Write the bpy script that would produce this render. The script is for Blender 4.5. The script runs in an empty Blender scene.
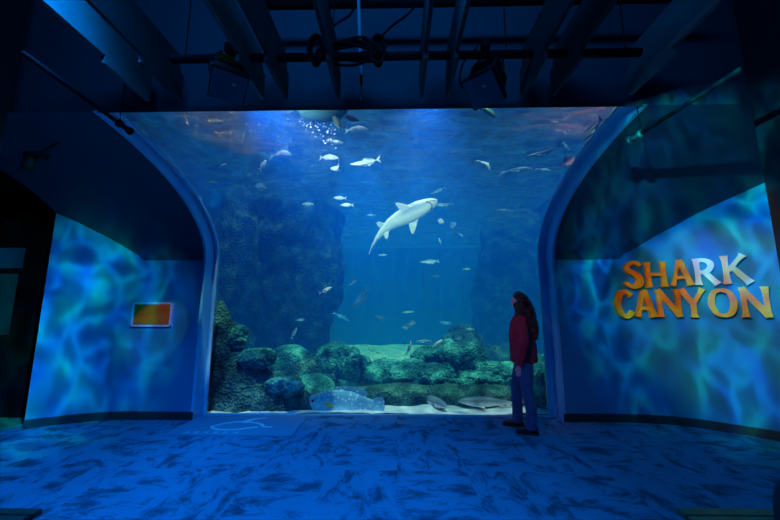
import bpy, bmesh, math, random
from mathutils import Vector, Matrix, noise
PI = math.pi
R = math.radians
sc = bpy.context.scene
COL = sc.collection
random.seed(7)

# ------------------------------------------------------------------ camera
CAM_Z, PITCH, TYAW, FPX = 1.42, R(8.7), 0.0196, 340.0
cam_d = bpy.data.cameras.new('camera')
cam_d.sensor_width = 36.0
cam_d.lens = FPX / 780 * 36
cam_d.clip_start = 0.05
cam = bpy.data.objects.new('camera', cam_d)
COL.objects.link(cam)
cam.location = (0, 0, CAM_Z)
cam.rotation_euler = (PI / 2 + PITCH, 0, math.atan(TYAW))
sc.camera = cam
sc.view_settings.view_transform = 'Standard'
sc.view_settings.look = 'None'
sc.view_settings.gamma = 1.0
sc.view_settings.use_curve_mapping = False
sc.view_settings.exposure = 0.0
sc.cycles.use_denoising = True
sc.cycles.max_bounces = 8
sc.cycles.diffuse_bounces = 3
sc.cycles.glossy_bounces = 3
sc.cycles.transparent_max_bounces = 12
sc.cycles.volume_bounces = 1
sc.cycles.sample_clamp_indirect = 4.0
sc.cycles.sample_clamp_direct = 12.0
sc.cycles.caustics_reflective = False
sc.cycles.caustics_refractive = False


def at(x, y, Y):
    """point of the place seen at pixel x,y at the distance Y into the room"""
    u, v = (x - 390) / FPX, (260 - y) / FPX
    z = math.sin(PITCH) + v * math.cos(PITCH)
    f = math.cos(PITCH) - v * math.sin(PITCH)
    u /= f
    t = (u - TYAW) / (1 + u * TYAW)
    # ground distance along +Y
    k = z / f / math.sqrt(1 + TYAW ** 2) * (math.sqrt(1 + u * u) / math.sqrt(1 + t * t)) ** -1
    k = (z / f) / math.sqrt(1 + u * u) * math.sqrt(1 + t * t)
    return Vector((t * Y, Y, CAM_Z + k * Y))


# ------------------------------------------------------------------ node helpers
def new_mat(name):
    m = bpy.data.materials.new(name)
    m.use_nodes = True
    m.node_tree.nodes.clear()
    return m


class NT:
    def __init__(s, tree):
        s.t = tree

    def n(s, typ, **kw):
        nd = s.t.nodes.new(typ)
        for k, v in kw.items():
            if k in nd.inputs.keys():
                nd.inputs[k].default_value = v
            else:
                setattr(nd, k, v)
        return nd

    def l(s, a, b):
        s.t.links.new(a, b)

    def math(s, op, a, b=None, c=None):
        nd = s.t.nodes.new('ShaderNodeMath')
        nd.operation = op
        for i, v in enumerate((a, b, c)):
            if v is None:
                continue
            if isinstance(v, (int, float)):
                nd.inputs[i].default_value = v
            else:
                s.l(v, nd.inputs[i])
        return nd.outputs[0]

    def ramp(s, fac, stops, interp='LINEAR'):
        nd = s.t.nodes.new('ShaderNodeValToRGB')
        cr = nd.color_ramp
        cr.interpolation = interp
        while len(cr.elements) < len(stops):
            cr.elements.new(0.5)
        for e, (p, c) in zip(cr.elements, stops):
            e.position = p
            e.color = (*c, 1) if len(c) == 3 else c
        s.l(fac, nd.inputs[0])
        return nd.outputs[0]

    def mixc(s, fac, a, b):
        nd = s.t.nodes.new('ShaderNodeMix')
        nd.data_type = 'RGBA'
        for sock, v in ((nd.inputs[0], fac), (nd.inputs[6], a), (nd.inputs[7], b)):
            if isinstance(v, (int, float)):
                sock.default_value = v
            elif isinstance(v, tuple):
                sock.default_value = (*v, 1)
            else:
                s.l(v, sock)
        return nd.outputs[2]

    def coords(s, scale=(1, 1, 1), kind='Object', rot=(0, 0, 0)):
        tc = s.n('ShaderNodeTexCoord')
        mp = s.n('ShaderNodeMapping')
        mp.inputs['Scale'].default_value = scale
        mp.inputs['Rotation'].default_value = rot
        s.l(tc.outputs[kind], mp.inputs[0])
        return mp.outputs[0]

    def noise(s, vec, scale=5, detail=3, rough=0.5, dist=0.0):
        nd = s.n('ShaderNodeTexNoise')
        nd.inputs['Scale'].default_value = scale
        nd.inputs['Detail'].default_value = detail
        nd.inputs['Roughness'].default_value = rough
        nd.inputs['Distortion'].default_value = dist
        if vec is not None:
            s.l(vec, nd.inputs['Vector'])
        return nd


def simple(name, col, rough=0.6, metal=0.0, spec=0.5, var=0.15, vscale=6, bump=0.0, bscale=40):
    """plain procedural material: base colour with a little noise in it"""
    m = new_mat(name)
    g = NT(m.node_tree)
    out = g.n('ShaderNodeOutputMaterial')
    p = g.n('ShaderNodeBsdfPrincipled')
    p.inputs['Roughness'].default_value = rough
    p.inputs['Metallic'].default_value = metal
    p.inputs['Specular IOR Level'].default_value = spec
    v = g.coords()
    nz = g.noise(v, vscale, 3)
    lo = tuple(c * (1 - var) for c in col)
    hi = tuple(min(1, c * (1 + var)) for c in col)
    g.l(g.ramp(nz.outputs[0], [(0.3, lo), (0.7, hi)]), p.inputs['Base Color'])
    if bump:
        nb = g.noise(v, bscale, 3)
        b = g.n('ShaderNodeBump')
        b.inputs['Strength'].default_value = bump
        b.inputs['Distance'].default_value = 0.01
        g.l(nb.outputs[0], b.inputs['Height'])
        g.l(b.outputs[0], p.inputs['Normal'])
    g.l(p.outputs[0], out.inputs[0])
    return m


def emissive(name, col, strength):
    m = new_mat(name)
    g = NT(m.node_tree)
    out = g.n('ShaderNodeOutputMaterial')
    e = g.n('ShaderNodeEmission')
    nz = g.noise(g.coords(), 1.4, 2)
    g.l(g.ramp(nz.outputs[0], [(0.35, tuple(c * .35 for c in col)), (0.7, col)]), e.inputs[0])
    e.inputs[1].default_value = strength
    g.l(e.outputs[0], out.inputs[0])
    return m


# ------------------------------------------------------------------ mesh helpers
class MB:
    def __init__(s):
        s.v, s.f = [], []

    def add(s, vs, fs):
        b = len(s.v)
        s.v += [tuple(v) for v in vs]
        s.f += [tuple(b + i for i in f) for f in fs]
        return s

    def box(s, lo, hi, M=None):
        x0, y0, z0 = lo
        x1, y1, z1 = hi
        vs = [Vector(p) for p in ((x0, y0, z0), (x1, y0, z0), (x1, y1, z0), (x0, y1, z0),
                                  (x0, y0, z1), (x1, y0, z1), (x1, y1, z1), (x0, y1, z1))]
        if M:
            vs = [M @ v for v in vs]
        return s.add(vs, [(0, 3, 2, 1), (4, 5, 6, 7), (0, 1, 5, 4), (1, 2, 6, 5), (2, 3, 7, 6), (3, 0, 4, 7)])

    def rings(s, rings, close=True, caps=True):
        n = len(rings[0])
        vs = [p for r in rings for p in r]
        fs = []
        for i in range(len(rings) - 1):
            for j in range(n if close else n - 1):
                k = (j + 1) % n
                fs.append((i * n + j, i * n + k, (i + 1) * n + k, (i + 1) * n + j))
        if caps:
            fs.append(tuple(range(n))[::-1])
            fs.append(tuple((len(rings) - 1) * n + j for j in range(n)))
        return s.add(vs, fs)

    def prism(s, poly, axis, a, b):
        """poly: 2-D points, extruded along axis from a to b"""
        def P(p, t):
            return {'x': (t, p[0], p[1]), 'y': (p[0], t, p[1]), 'z': (p[0], p[1], t)}[axis]
        return s.rings([[P(p, a) for p in poly], [P(p, b) for p in poly]])

    def tube(s, pts, r, n=8):
        pts = [Vector(p) for p in pts]
        rs = r if isinstance(r, (list, tuple)) else [r] * len(pts)
        rings = []
        up = None
        for i, p in enumerate(pts):
            d = (pts[min(i + 1, len(pts) - 1)] - pts[max(i - 1, 0)]).normalized()
            if up is None:
                up = Vector((0, 0, 1)) if abs(d.z) < 0.9 else Vector((1, 0, 0))
            a = d.cross(up).normalized()
            b = a.cross(d).normalized()
            up = b
            rings.append([p + rs[i] * (math.cos(2 * PI * k / n) * a + math.sin(2 * PI * k / n) * b) for k in range(n)])
        return s.rings(rings)

    def build(s, name, mat, parent=None, smooth=False, bevel=0.0, M=None):
        me = bpy.data.meshes.new(name)
        me.from_pydata([M @ Vector(v) for v in s.v] if M else s.v, [], s.f)
        bm = bmesh.new()
        bm.from_mesh(me)
        bmesh.ops.recalc_face_normals(bm, faces=bm.faces)
        bm.to_mesh(me)
        bm.free()
        if smooth:
            me.shade_smooth()
        me.materials.append(mat)
        o = bpy.data.objects.new(name, me)
        COL.objects.link(o)
        if parent:
            o.parent = parent
        if bevel:
            bv = o.modifiers.new('bevel', 'BEVEL')
            bv.width = bevel
            bv.segments = 2
            bv.limit_method = 'ANGLE'
        return o


def tag(o, label=None, cat=None, group=None, kind=None):
    for k, v in (('label', label), ('category', cat), ('group', group), ('kind', kind)):
        if v:
            o[k] = v
    return o


def empty(name, loc, label, cat, group=None, rot=(0, 0, 0)):
    o = bpy.data.objects.new(name, None)
    o.empty_display_size = 0.1
    COL.objects.link(o)
    o.location = loc
    o.rotation_euler = rot
    return tag(o, label, cat, group)


def struct(o):
    o['kind'] = 'structure'
    return o


def copy_tree(o, parent=None):
    c = o.copy()
    COL.objects.link(c)
    c.parent = parent
    for ch in [k for k in ALLCH(o)]:
        copy_tree(ch, c)
    return c


def ALLCH(o):
    return [k for k in bpy.data.objects if k.parent == o]


def catmull(pts, n=8):
    out = []
    P = [pts[0]] + list(pts) + [pts[-1]]
    for i in range(1, len(P) - 2):
        p0, p1, p2, p3 = (Vector(q) for q in P[i - 1:i + 3])
        for k in range(n):
            t = k / n
            out.append(0.5 * ((2 * p1) + (-p0 + p2) * t + (2 * p0 - 5 * p1 + 4 * p2 - p3) * t * t + (-p0 + 3 * p1 - 3 * p2 + p3) * t ** 3))
    out.append(Vector(pts[-1]))
    return out


# ------------------------------------------------------------------ materials
def wall_paint(name, c0, c1, rough=0.55):
    m = new_mat(name)
    g = NT(m.node_tree)
    out = g.n('ShaderNodeOutputMaterial')
    p = g.n('ShaderNodeBsdfPrincipled')
    p.inputs['Roughness'].default_value = rough
    p.inputs['Specular IOR Level'].default_value = 0.25
    v = g.coords()
    nz = g.noise(v, 1.2, 4)
    g.l(g.ramp(nz.outputs[0], [(0.3, c0), (0.7, c1)]), p.inputs['Base Color'])
    nb = g.noise(v, 140, 2)
    b = g.n('ShaderNodeBump')
    b.inputs['Strength'].default_value = 0.08
    b.inputs['Distance'].default_value = 0.003
    g.l(nb.outputs[0], b.inputs['Height'])
    g.l(b.outputs[0], p.inputs['Normal'])
    g.l(p.outputs[0], out.inputs[0])
    return m


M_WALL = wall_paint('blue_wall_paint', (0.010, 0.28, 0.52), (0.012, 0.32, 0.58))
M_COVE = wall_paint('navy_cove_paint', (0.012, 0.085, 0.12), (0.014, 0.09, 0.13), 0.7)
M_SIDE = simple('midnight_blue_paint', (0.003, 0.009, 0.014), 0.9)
M_DARK = simple('black_paint', (0.004, 0.004, 0.006), 0.9, spec=.2)
M_BLACK = simple('black_metal', (0.006, 0.006, 0.008), 0.7, spec=0.12, var=0.3)
M_CEIL = simple('dark_ceiling_paint', (0.01, 0.013, 0.02), 0.9)
M_BASE = simple('dark_rubber_baseboard', (0.03, 0.04, 0.05), 0.5, var=0.2)
M_JAMB = simple('blue_lacquered_reveal', (0.15, 0.62, 1.0), 0.3, var=0.1, vscale=2)
M_SEAL = simple('pale_window_seal', (0.55, 0.75, 0.9), 0.35, var=0.1)
M_FIN_LIT = simple('lit_baffle_board', (0.09, 0.11, 0.12), 0.8, bump=0.3)  # boards that catch light: the brightness is put into their colour
M_FIN_SHADE = simple('shaded_baffle_board', (0.02, 0.022, 0.03), 0.8, bump=0.3)  # boards out of the light: the shade is put into their colour


def carpet_mat():
    m = new_mat('patterned_carpet')
    g = NT(m.node_tree)
    out = g.n('ShaderNodeOutputMaterial')
    p = g.n('ShaderNodeBsdfPrincipled')
    p.inputs['Roughness'].default_value = 0.9
    p.inputs['Specular IOR Level'].default_value = 0.15
    base = g.coords()
    va = g.coords((1.3, 2.8, 1), rot=(0, 0, R(38)))
    vb = g.coords((2.6, 1.4, 1), rot=(0, 0, R(20)))
    # planks of carpet tile laid in alternating directions
    br = g.n('ShaderNodeTexChecker')
    br.inputs['Scale'].default_value = 1.0
    mp = g.coords((1.6, 0.9, 1), rot=(0, 0, R(0)))
    g.l(mp, br.inputs['Vector'])
    na = g.noise(va, 2.1, 8, 0.74, 0.5)
    nb = g.noise(vb, 2.1, 8, 0.74, 0.5)
    sel = g.mixc(br.outputs['Fac'], na.outputs['Color'], nb.outputs['Color'])
    sep = g.n('ShaderNodeSeparateColor')
    g.l(sel, sep.inputs[0])
    pat = g.ramp(sep.outputs[0], [(0.40, (0, 0, 0)), (0.52, (1, 1, 1))])
    big = g.noise(base, 0.55, 3, 0.6)
    bigr = g.ramp(big.outputs[0], [(0.35, (0.35, 0.35, 0.35)), (0.65, (1, 1, 1))])
    mx = g.n('ShaderNodeMix')
    mx.data_type = 'RGBA'
    mx.blend_type = 'MULTIPLY'
    mx.inputs[0].default_value = 0.35
    fine = g.noise(base, 60, 3, 0.7)
    finer = g.ramp(fine.outputs[0], [(0.3, (0.75, 0.75, 0.75)), (0.7, (1, 1, 1))])
    col = g.mixc(pat, (0.05, 0.12, 0.20), (0.16, 0.38, 0.62))
    g.l(col, mx.inputs[6])
    g.l(bigr, mx.inputs[7])
    mx2 = g.n('ShaderNodeMix')
    mx2.data_type = 'RGBA'
    mx2.blend_type = 'MULTIPLY'
    mx2.inputs[0].default_value = 1
    g.l(mx.outputs[2], mx2.inputs[6])
    g.l(finer, mx2.inputs[7])
    g.l(mx2.outputs[2], p.inputs['Base Color'])
    b = g.n('ShaderNodeBump')
    b.inputs['Strength'].default_value = 0.4
    b.inputs['Distance'].default_value = 0.004
    g.l(fine.outputs[0], b.inputs['Height'])
    g.l(b.outputs[0], p.inputs['Normal'])
    g.l(p.outputs[0], out.inputs[0])
    return m


M_CARPET = carpet_mat()


def coral_mat(name, c0, c1, c2):
    m = new_mat(name)
    g = NT(m.node_tree)
    out = g.n('ShaderNodeOutputMaterial')
    p = g.n('ShaderNodeBsdfPrincipled')
    p.inputs['Roughness'].default_value = 0.9
    p.inputs['Specular IOR Level'].default_value = 0.1
    tc = g.n('ShaderNodeTexCoord')
    geo = g.n('ShaderNodeNewGeometry')
    v = geo.outputs['Position']
    nz = g.noise(v, 3.2, 6, 0.65)
    vo = g.n('ShaderNodeTexVoronoi')
    vo.inputs['Scale'].default_value = 24
    g.l(v, vo.inputs['Vector'])
    c = g.ramp(nz.outputs[0], [(0.32, c0), (0.5, c1), (0.66, c2)])
    sp = g.ramp(vo.outputs['Distance'], [(0.1, (1.25, 1.25, 1.25)), (0.6, (0.35, 0.35, 0.35))])
    mx = g.n('ShaderNodeMix')
    mx.data_type = 'RGBA'
    mx.blend_type = 'MULTIPLY'
    mx.inputs[0].default_value = 0.5
    g.l(c, mx.inputs[6])
    g.l(sp, mx.inputs[7])
    g.l(mx.outputs[2], p.inputs['Base Color'])
    h = g.math('ADD', nz.outputs[0], g.math('MULTIPLY', vo.outputs['Distance'], -0.6))
    b = g.n('ShaderNodeBump')
    b.inputs['Strength'].default_value = 0.9
    b.inputs['Distance'].default_value = 0.06
    g.l(h, b.inputs['Height'])
    g.l(b.outputs[0], p.inputs['Normal'])
    g.l(p.outputs[0], out.inputs[0])
    return m


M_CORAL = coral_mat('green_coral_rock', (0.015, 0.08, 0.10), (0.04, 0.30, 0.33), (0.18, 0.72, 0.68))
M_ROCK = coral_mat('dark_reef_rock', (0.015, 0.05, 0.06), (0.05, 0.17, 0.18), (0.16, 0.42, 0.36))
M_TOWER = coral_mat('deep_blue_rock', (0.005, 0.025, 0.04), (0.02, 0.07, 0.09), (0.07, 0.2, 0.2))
M_SAND = simple('white_sand', (0.85, 0.88, 0.85), 0.9, var=0.15, vscale=4, bump=0.6, bscale=12)
M_TANK = simple('blue_tank_liner', (0.02, 0.12, 0.25), 0.8)

# ------------------------------------------------------------------ setting: floor, walls, ceiling
YC0, AO, BO, ZO = 2.25, 2.5, 1.10, 2.15      # outer cove: centre, half axes, spring height
YG0, AG, BG, ZG = 2.40, 2.6, 1.16, 2.20      # window curve
YOT, YGT = 2.80, 2.88


def zc(Y):
    t = max(-1, min(1, (Y - YC0) / AO))
    return ZO + BO * math.sqrt(max(0, 1 - t * t))


def arc(y0, a, b, z0, ytop, n=20):
    te = math.acos((ytop - y0) / a)
    return [(y0 + a * math.cos(te * i / n), z0 + b * math.sin(te * i / n)) for i in range(n + 1)]


OUT_ARC = arc(YC0, AO, BO, ZO, YOT)
GL_ARC = arc(YG0, AG, BG, ZG, YGT)

fl = MB()
fl.box((-9, -4, -0.15), (7, 4.97, 0))
struct(fl.build('floor', M_CARPET))

XL, XR = -2.72, 2.18           # reveal sides
GXL, GXR = -2.67, 2.08         # glass sides
ceil = MB()
ceil.box((-9, -4, 4.75), (7, 3.84, 4.95))  # unseen front edge extended over the tank to block daylight
struct(ceil.build('ceiling', M_CEIL))

# curved lower walls
PL = catmull([(XL, 4.75, 0), (-3.3, 4.75, 0), (-3.78, 4.735, 0), (-4.2, 4.60, 0), (-4.6, 4.36, 0)], 8)
PR = catmull([(XR, 4.76, 0), (2.7, 4.77, 0), (3.3, 4.73, 0), (3.62, 4.63, 0), (3.85, 4.50, 0), (4.28, 4.12, 0), (4.55, 3.72, 0), (4.72, 3.2, 0), (4.78, 2.6, 0), (4.8, 1.5, 0)], 8)


def lower_wall(plan, name, sgn):
    mb = MB()
    rings = []
    for i, p in enumerate(plan):
        a = plan[max(0, i - 1)]
        b = plan[min(len(plan) - 1, i + 1)]
        d = (b - a).normalized()
        n = Vector((d.y, -d.x, 0)) * sgn     # outward from the room
        q = p - n * 0.16
        zt = min(zc(p.y) + 0.015, 3.24)
        rings.append([(p.x, p.y, 0), (p.x, p.y, zt), (q.x, q.y, zt), (q.x, q.y, 0)])
    mb.rings(rings)
    return struct(mb.build(name, M_WALL))


lower_wall(PL, 'wall_left', -1)
lower_wall(PR, 'wall_right', 1)

# baseboards
for plan, name, s in ((PL, 'baseboard_left', -1), (PR, 'baseboard_right', 1)):
    rings = []
    for i, p in enumerate(plan):
        a = plan[max(0, i - 1)]
        b = plan[min(len(plan) - 1, i + 1)]
        d = (b - a).normalized()
        n = Vector((d.y, -d.x, 0)) * s
        q = p + n * 0.018
        p2 = p - n * 0.02
        rings.append([(q.x, q.y, 0), (q.x, q.y, 0.10), (p2.x, p2.y, 0.105), (p2.x, p2.y, 0)])
    struct(MB().rings(rings).build(name, M_BASE))

# cove and soffit, one mass with the window cut out of it
cove = MB()
full = OUT_ARC + [(YOT, 5.0), (YGT + .02, 5.0), (YGT + .02, 3.38)]
back = [(y + 0.02, z + 0.04) for y, z in GL_ARC][::-1]
sec = OUT_ARC + [(YOT, 4.9), (YGT, 4.9)] + [(YGT, GL_ARC[-1][1] + .02)] + GL_ARC[::-1][1:] + [(5.0, 2.15)]
cove.prism(sec, 'x', -4.6, XL)
cove.prism(sec, 'x', XR, 5.2)
cove.prism([(YOT, OUT_ARC[-1][1]), (YOT, 4.9), (YGT, 4.9), (YGT, GL_ARC[-1][1])], 'x', XL, XR)
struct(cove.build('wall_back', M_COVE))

# solid piers beside the glass, behind the lower walls
pier = MB()
pier.box((XL - 2.2, 4.80, -0.1), (XL - 0.012, 5.0, 2.16))
pier.box((XR + 0.012, 4.84, -0.1), (XR + 3.0, 5.0, 2.16))
struct(pier.build('wall_piers', M_DARK))

# side masses close to the camera
sm = MB()
sm.box((-4.75, -4, 0), (-3.32, 2.62, 4.75))
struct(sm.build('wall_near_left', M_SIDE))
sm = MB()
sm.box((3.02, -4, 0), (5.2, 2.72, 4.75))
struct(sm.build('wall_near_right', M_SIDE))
# hallway beyond the left opening
hw = MB()
hw.box((-9, 4.80, 0), (-4.80, 4.95, 4.8))
hw.box((-9.2, -4, 0), (-9, 4.95, 4.8))
struct(hw.build('wall_hallway', M_DARK))
hf = MB()
hf.box((-9, 2.7, 0.0), (-4.78, 4.78, 0.006))
struct(hf.build('floor_hallway', simple('green_lit_hallway_floor', (0.05, 0.22, 0.2), 0.5)))  # greenish light on the floor painted into its colour
hb = MB()
hb.box((-9.2, -4.2, 0), (7, -4, 4.8))
struct(hb.build('wall_rear', M_DARK))
hh = MB()
hh.box((-9, 2.62, 3.1), (-4.62, 4.94, 4.7))
struct(hh.build('ceiling_hallway', M_DARK))

# ------------------------------------------------------------------ window
def sweep_strip(x0, x1, arcA, arcB, zbot):
    """closed strip between two section curves, from x0 to x1"""
    A = [(arcA[0][0], zbot)] + arcA
    B = [(arcB[0][0], zbot)] + arcB
    rings = [[(x0, a[0], a[1]), (x1, a[0], a[1]), (x1, b[0], b[1]), (x0, b[0], b[1])] for a, b in zip(A, B)]
    return rings


# reveal: a blue lining each side and over the top
def half_arc(off):
    return [(y, z) for y, z in arc(YG0, AG + off, BG + off, ZG, YGT)]


OUT_IN = [(y - 0.01, z - 0.01) for y, z in OUT_ARC]
for xa, xb, nm in ((XL - .03, XL + .004, 'trim_1'), (XR - .004, XR + .03, 'trim_2')):
    A = [(4.74 if xa < 0 else 4.75, -0.0)] + [(4.745, z * 2.15) for z in (0.5, 1.0)] + [(y - 0.012, z - 0.006) for y, z in OUT_ARC]
    B = [(5.0, 0.0)] + [(5.0, z * 2.2) for z in (0.5, 1.0)] + GL_ARC
    A[1] = (A[0][0], 1.07)
    A[2] = (A[0][0], 2.0)
    rings = [[(xa, a[0], a[1]), (xb, a[0], a[1]), (xb, b[0], b[1]), (xa, b[0], b[1])] for a, b in zip(A, B)]
    struct(MB().rings(rings).build(nm, M_JAMB))
mb = MB()
mb.prism([(YOT, OUT_ARC[-1][1] - .012), (YGT, GL_ARC[-1][1] - .012), (YGT, GL_ARC[-1][1]), (YOT, OUT_ARC[-1][1])], 'x', XL, XR)
struct(mb.build('trim_3', M_COVE))
# pale seals round the glass
G_IN = [(y - 0.035 * math.cos(i / 20), z - 0.035 * math.sin(i / 20)) for i, (y, z) in enumerate(GL_ARC)]
for xa, xb, nm in ((XL + .005, GXL + .0, 'trim_4'), (GXR, XR - .005, 'trim_5')):
    rings = sweep_strip(xa, xb, G_IN, GL_ARC, 0.0)
    struct(MB().rings(rings).build(nm, M_JAMB))
for xa, xb, nm in ((GXL - .018, GXL + .012, 'trim_6'), (GXR - .012, GXR + .018, 'trim_7')):
    G2 = [(y - 0.05 * math.cos(i / 20), z - 0.05 * math.sin(i / 20)) for i, (y, z) in enumerate(GL_ARC)]
    struct(MB().rings(sweep_strip(xa, xb, G2, G_IN, 0.0)).build(nm, M_SEAL))
sill = MB()
sill.box((GXL, 4.955, -0.02), (GXR, 5.0, 0.018))
struct(sill.build('trim_8', M_SEAL))

mg = new_mat('clear_acrylic')
g = NT(mg.node_tree)
out = g.n('ShaderNodeOutputMaterial')
tr = g.n('ShaderNodeBsdfTransparent')
tr.inputs[0].default_value = (0.97, 0.99, 1, 1)
gl = g.n('ShaderNodeBsdfGlossy')
gl.inputs['Roughness'].default_value = 0.02
lw = g.n('ShaderNodeLayerWeight')
lw.inputs[0].default_value = 0.15
mx = g.n('ShaderNodeMixShader')
g.l(g.math('MULTIPLY', lw.outputs['Fresnel'], 0.35), mx.inputs[0])
g.l(tr.outputs[0], mx.inputs[1])
g.l(gl.outputs[0], mx.inputs[2])
g.l(mx.outputs[0], out.inputs[0])
G_OUT = [(y + 0.04 * math.cos(i / 20), z + 0.04 * math.sin(i / 20)) for i, (y, z) in enumerate(GL_ARC)]
win = MB().rings(sweep_strip(GXL, GXR, GL_ARC, G_OUT, 0.0)).build('window_1', mg, smooth=False)
struct(win)

# ------------------------------------------------------------------ tank
TX0, TX1, TYB, TZB, TZT = -4.58, 5.18, 15.0, -0.25, 4.32
tw = MB()
tw.box((TX0 - .2, 5.0, TZB - .2), (TX0, TYB, 5.2))
tw.box((TX1, 5.0, TZB - .2), (TX1 + .2, TYB, 5.2))
tw.box((TX0 - .2, TYB, TZB - .2), (TX1 + .2, TYB + .2, 5.2))
tw.box((TX0 - .2, 4.97, TZB - .2), (TX1 + .2, TYB, TZB - 0.05))
struct(tw.build('wall_tank', M_TANK))

# rippled water: volume in a closed body, the top face its surface
wv = new_mat('blue_tank_water')
g = NT(wv.node_tree)
out = g.n('ShaderNodeOutputMaterial')
trn = g.n('ShaderNodeBsdfTransparent')
g.l(trn.outputs[0], out.inputs['Surface'])
vs = g.n('ShaderNodeVolumeScatter')
vs.inputs['Color'].default_value = (0.0, 0.135, 0.95, 1)
vs.inputs['Density'].default_value = 0.22
vs.inputs['Anisotropy'].default_value = 0.0
va = g.n('ShaderNodeVolumeAbsorption')
va.inputs['Color'].default_value = (0.1, 0.80, 0.96, 1)
va.inputs['Density'].default_value = 0.22
ad = g.n('ShaderNodeAddShader')
g.l(vs.outputs[0], ad.inputs[0])
g.l(va.outputs[0], ad.inputs[1])
g.l(ad.outputs[0], out.inputs['Volume'])
wsec = [(y + .05, z + .05) for y, z in GL_ARC]
wpoly = [(5.05, TZB)] + wsec + [(YGT + .05, TZT), (TYB - .01, TZT), (TYB - .01, TZB)]
water = MB().prism(wpoly, 'x', TX0 + .01, TX1 - .01).build('tank_water', wv)
tag(water, 'clear blue water filling the big aquarium tank behind the window', 'water', kind='stuff')

ws = new_mat('rippled_water_surface')
g = NT(ws.node_tree)
out = g.n('ShaderNodeOutputMaterial')
v = g.coords((0.9, 2.4, 1))
n1 = g.noise(v, 1.5, 5, 0.6, 1.0)
bmp = g.n('ShaderNodeBump')
bmp.inputs['Strength'].default_value = 1.0
bmp.inputs['Distance'].default_value = 0.35
g.l(n1.outputs[0], bmp.inputs['Height'])
gls = g.n('ShaderNodeBsdfGlossy')
gls.inputs['Roughness'].default_value = 0.12
gls.inputs['Color'].default_value = (0.5, 0.8, 1, 1)
g.l(bmp.outputs[0], gls.inputs['Normal'])
dif = g.n('ShaderNodeBsdfDiffuse')
g.l(bmp.outputs[0], dif.inputs['Normal'])
dif.inputs[0].default_value = (0.75, 0.8, 0.85, 1)
tra = g.n('ShaderNodeBsdfTransparent')
# caustic pattern painted into the transparency, imitating light focused by the swell
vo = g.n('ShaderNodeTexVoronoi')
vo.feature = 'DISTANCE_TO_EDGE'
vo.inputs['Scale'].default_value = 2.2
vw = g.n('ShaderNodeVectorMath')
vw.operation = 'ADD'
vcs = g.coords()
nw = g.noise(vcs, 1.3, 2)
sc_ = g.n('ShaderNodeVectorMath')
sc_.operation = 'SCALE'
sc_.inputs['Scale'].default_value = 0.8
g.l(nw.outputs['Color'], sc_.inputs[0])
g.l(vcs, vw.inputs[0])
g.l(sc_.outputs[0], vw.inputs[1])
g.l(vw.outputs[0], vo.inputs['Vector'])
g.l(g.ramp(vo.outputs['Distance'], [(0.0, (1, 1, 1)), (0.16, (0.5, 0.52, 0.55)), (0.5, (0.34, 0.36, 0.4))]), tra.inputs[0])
m1 = g.n('ShaderNodeMixShader')
crest = g.ramp(n1.outputs[0], [(0.46, (0, 0, 0)), (0.62, (1, 1, 1))])
g.l(g.math('ADD', g.math('MULTIPLY', crest, 0.5), 0.12), m1.inputs[0])
g.l(gls.outputs[0], m1.inputs[1])
g.l(dif.outputs[0], m1.inputs[2])
m2 = g.n('ShaderNodeMixShader')
m2.inputs[0].default_value = 0.55
g.l(m1.outputs[0], m2.inputs[1])
g.l(tra.outputs[0], m2.inputs[2])
g.l(m2.outputs[0], out.inputs[0])
mb = MB()
nx, ny = 120, 110
vsx = []
for j in range(ny + 1):
    for i in range(nx + 1):
        x = TX0 + (TX1 - TX0) * i / nx
        y = YGT + .02 + (TYB - YGT - .04) * j / ny
        z = TZT + .02 + 0.05 * noise.noise((x * 1.1, y * 1.6, 0)) + 0.02 * noise.noise((x * 3, y * 4, 5))
        vsx.append((x, y, z))
mb.add(vsx, [(j * (nx + 1) + i, j * (nx + 1) + i + 1, (j + 1) * (nx + 1) + i + 1, (j + 1) * (nx + 1) + i) for j in range(ny) for i in range(nx)])
surf = mb.build('water_surface', ws, smooth=True)
tag(surf, 'rippling water surface seen from below at the top of the tank', 'water', kind='stuff')

# sand bed
mb = MB()
nx, ny = 90, 90
vsx = []
for j in range(ny + 1):
    for i in range(nx + 1):
        x = TX0 + (TX1 - TX0) * i / nx
        y = 5.06 + (TYB - 5.06) * j / ny
        z = -0.01 + 0.05 * noise.noise((x * 1.3, y * 1.3, 2)) + 0.02 * noise.noise((x * 5, y * 5, 5)) + 0.03 * min(1, (y - 5) * .7)
        vsx.append((x, y, z))
mb.add(vsx, [(j * (nx + 1) + i, j * (nx + 1) + i + 1, (j + 1) * (nx + 1) + i + 1, (j + 1) * (nx + 1) + i) for j in range(ny) for i in range(nx)])
tag(mb.build('sand_bed', M_SAND, smooth=True), 'bright white sand covering the bottom of the tank', 'sand', kind='stuff')


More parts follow.
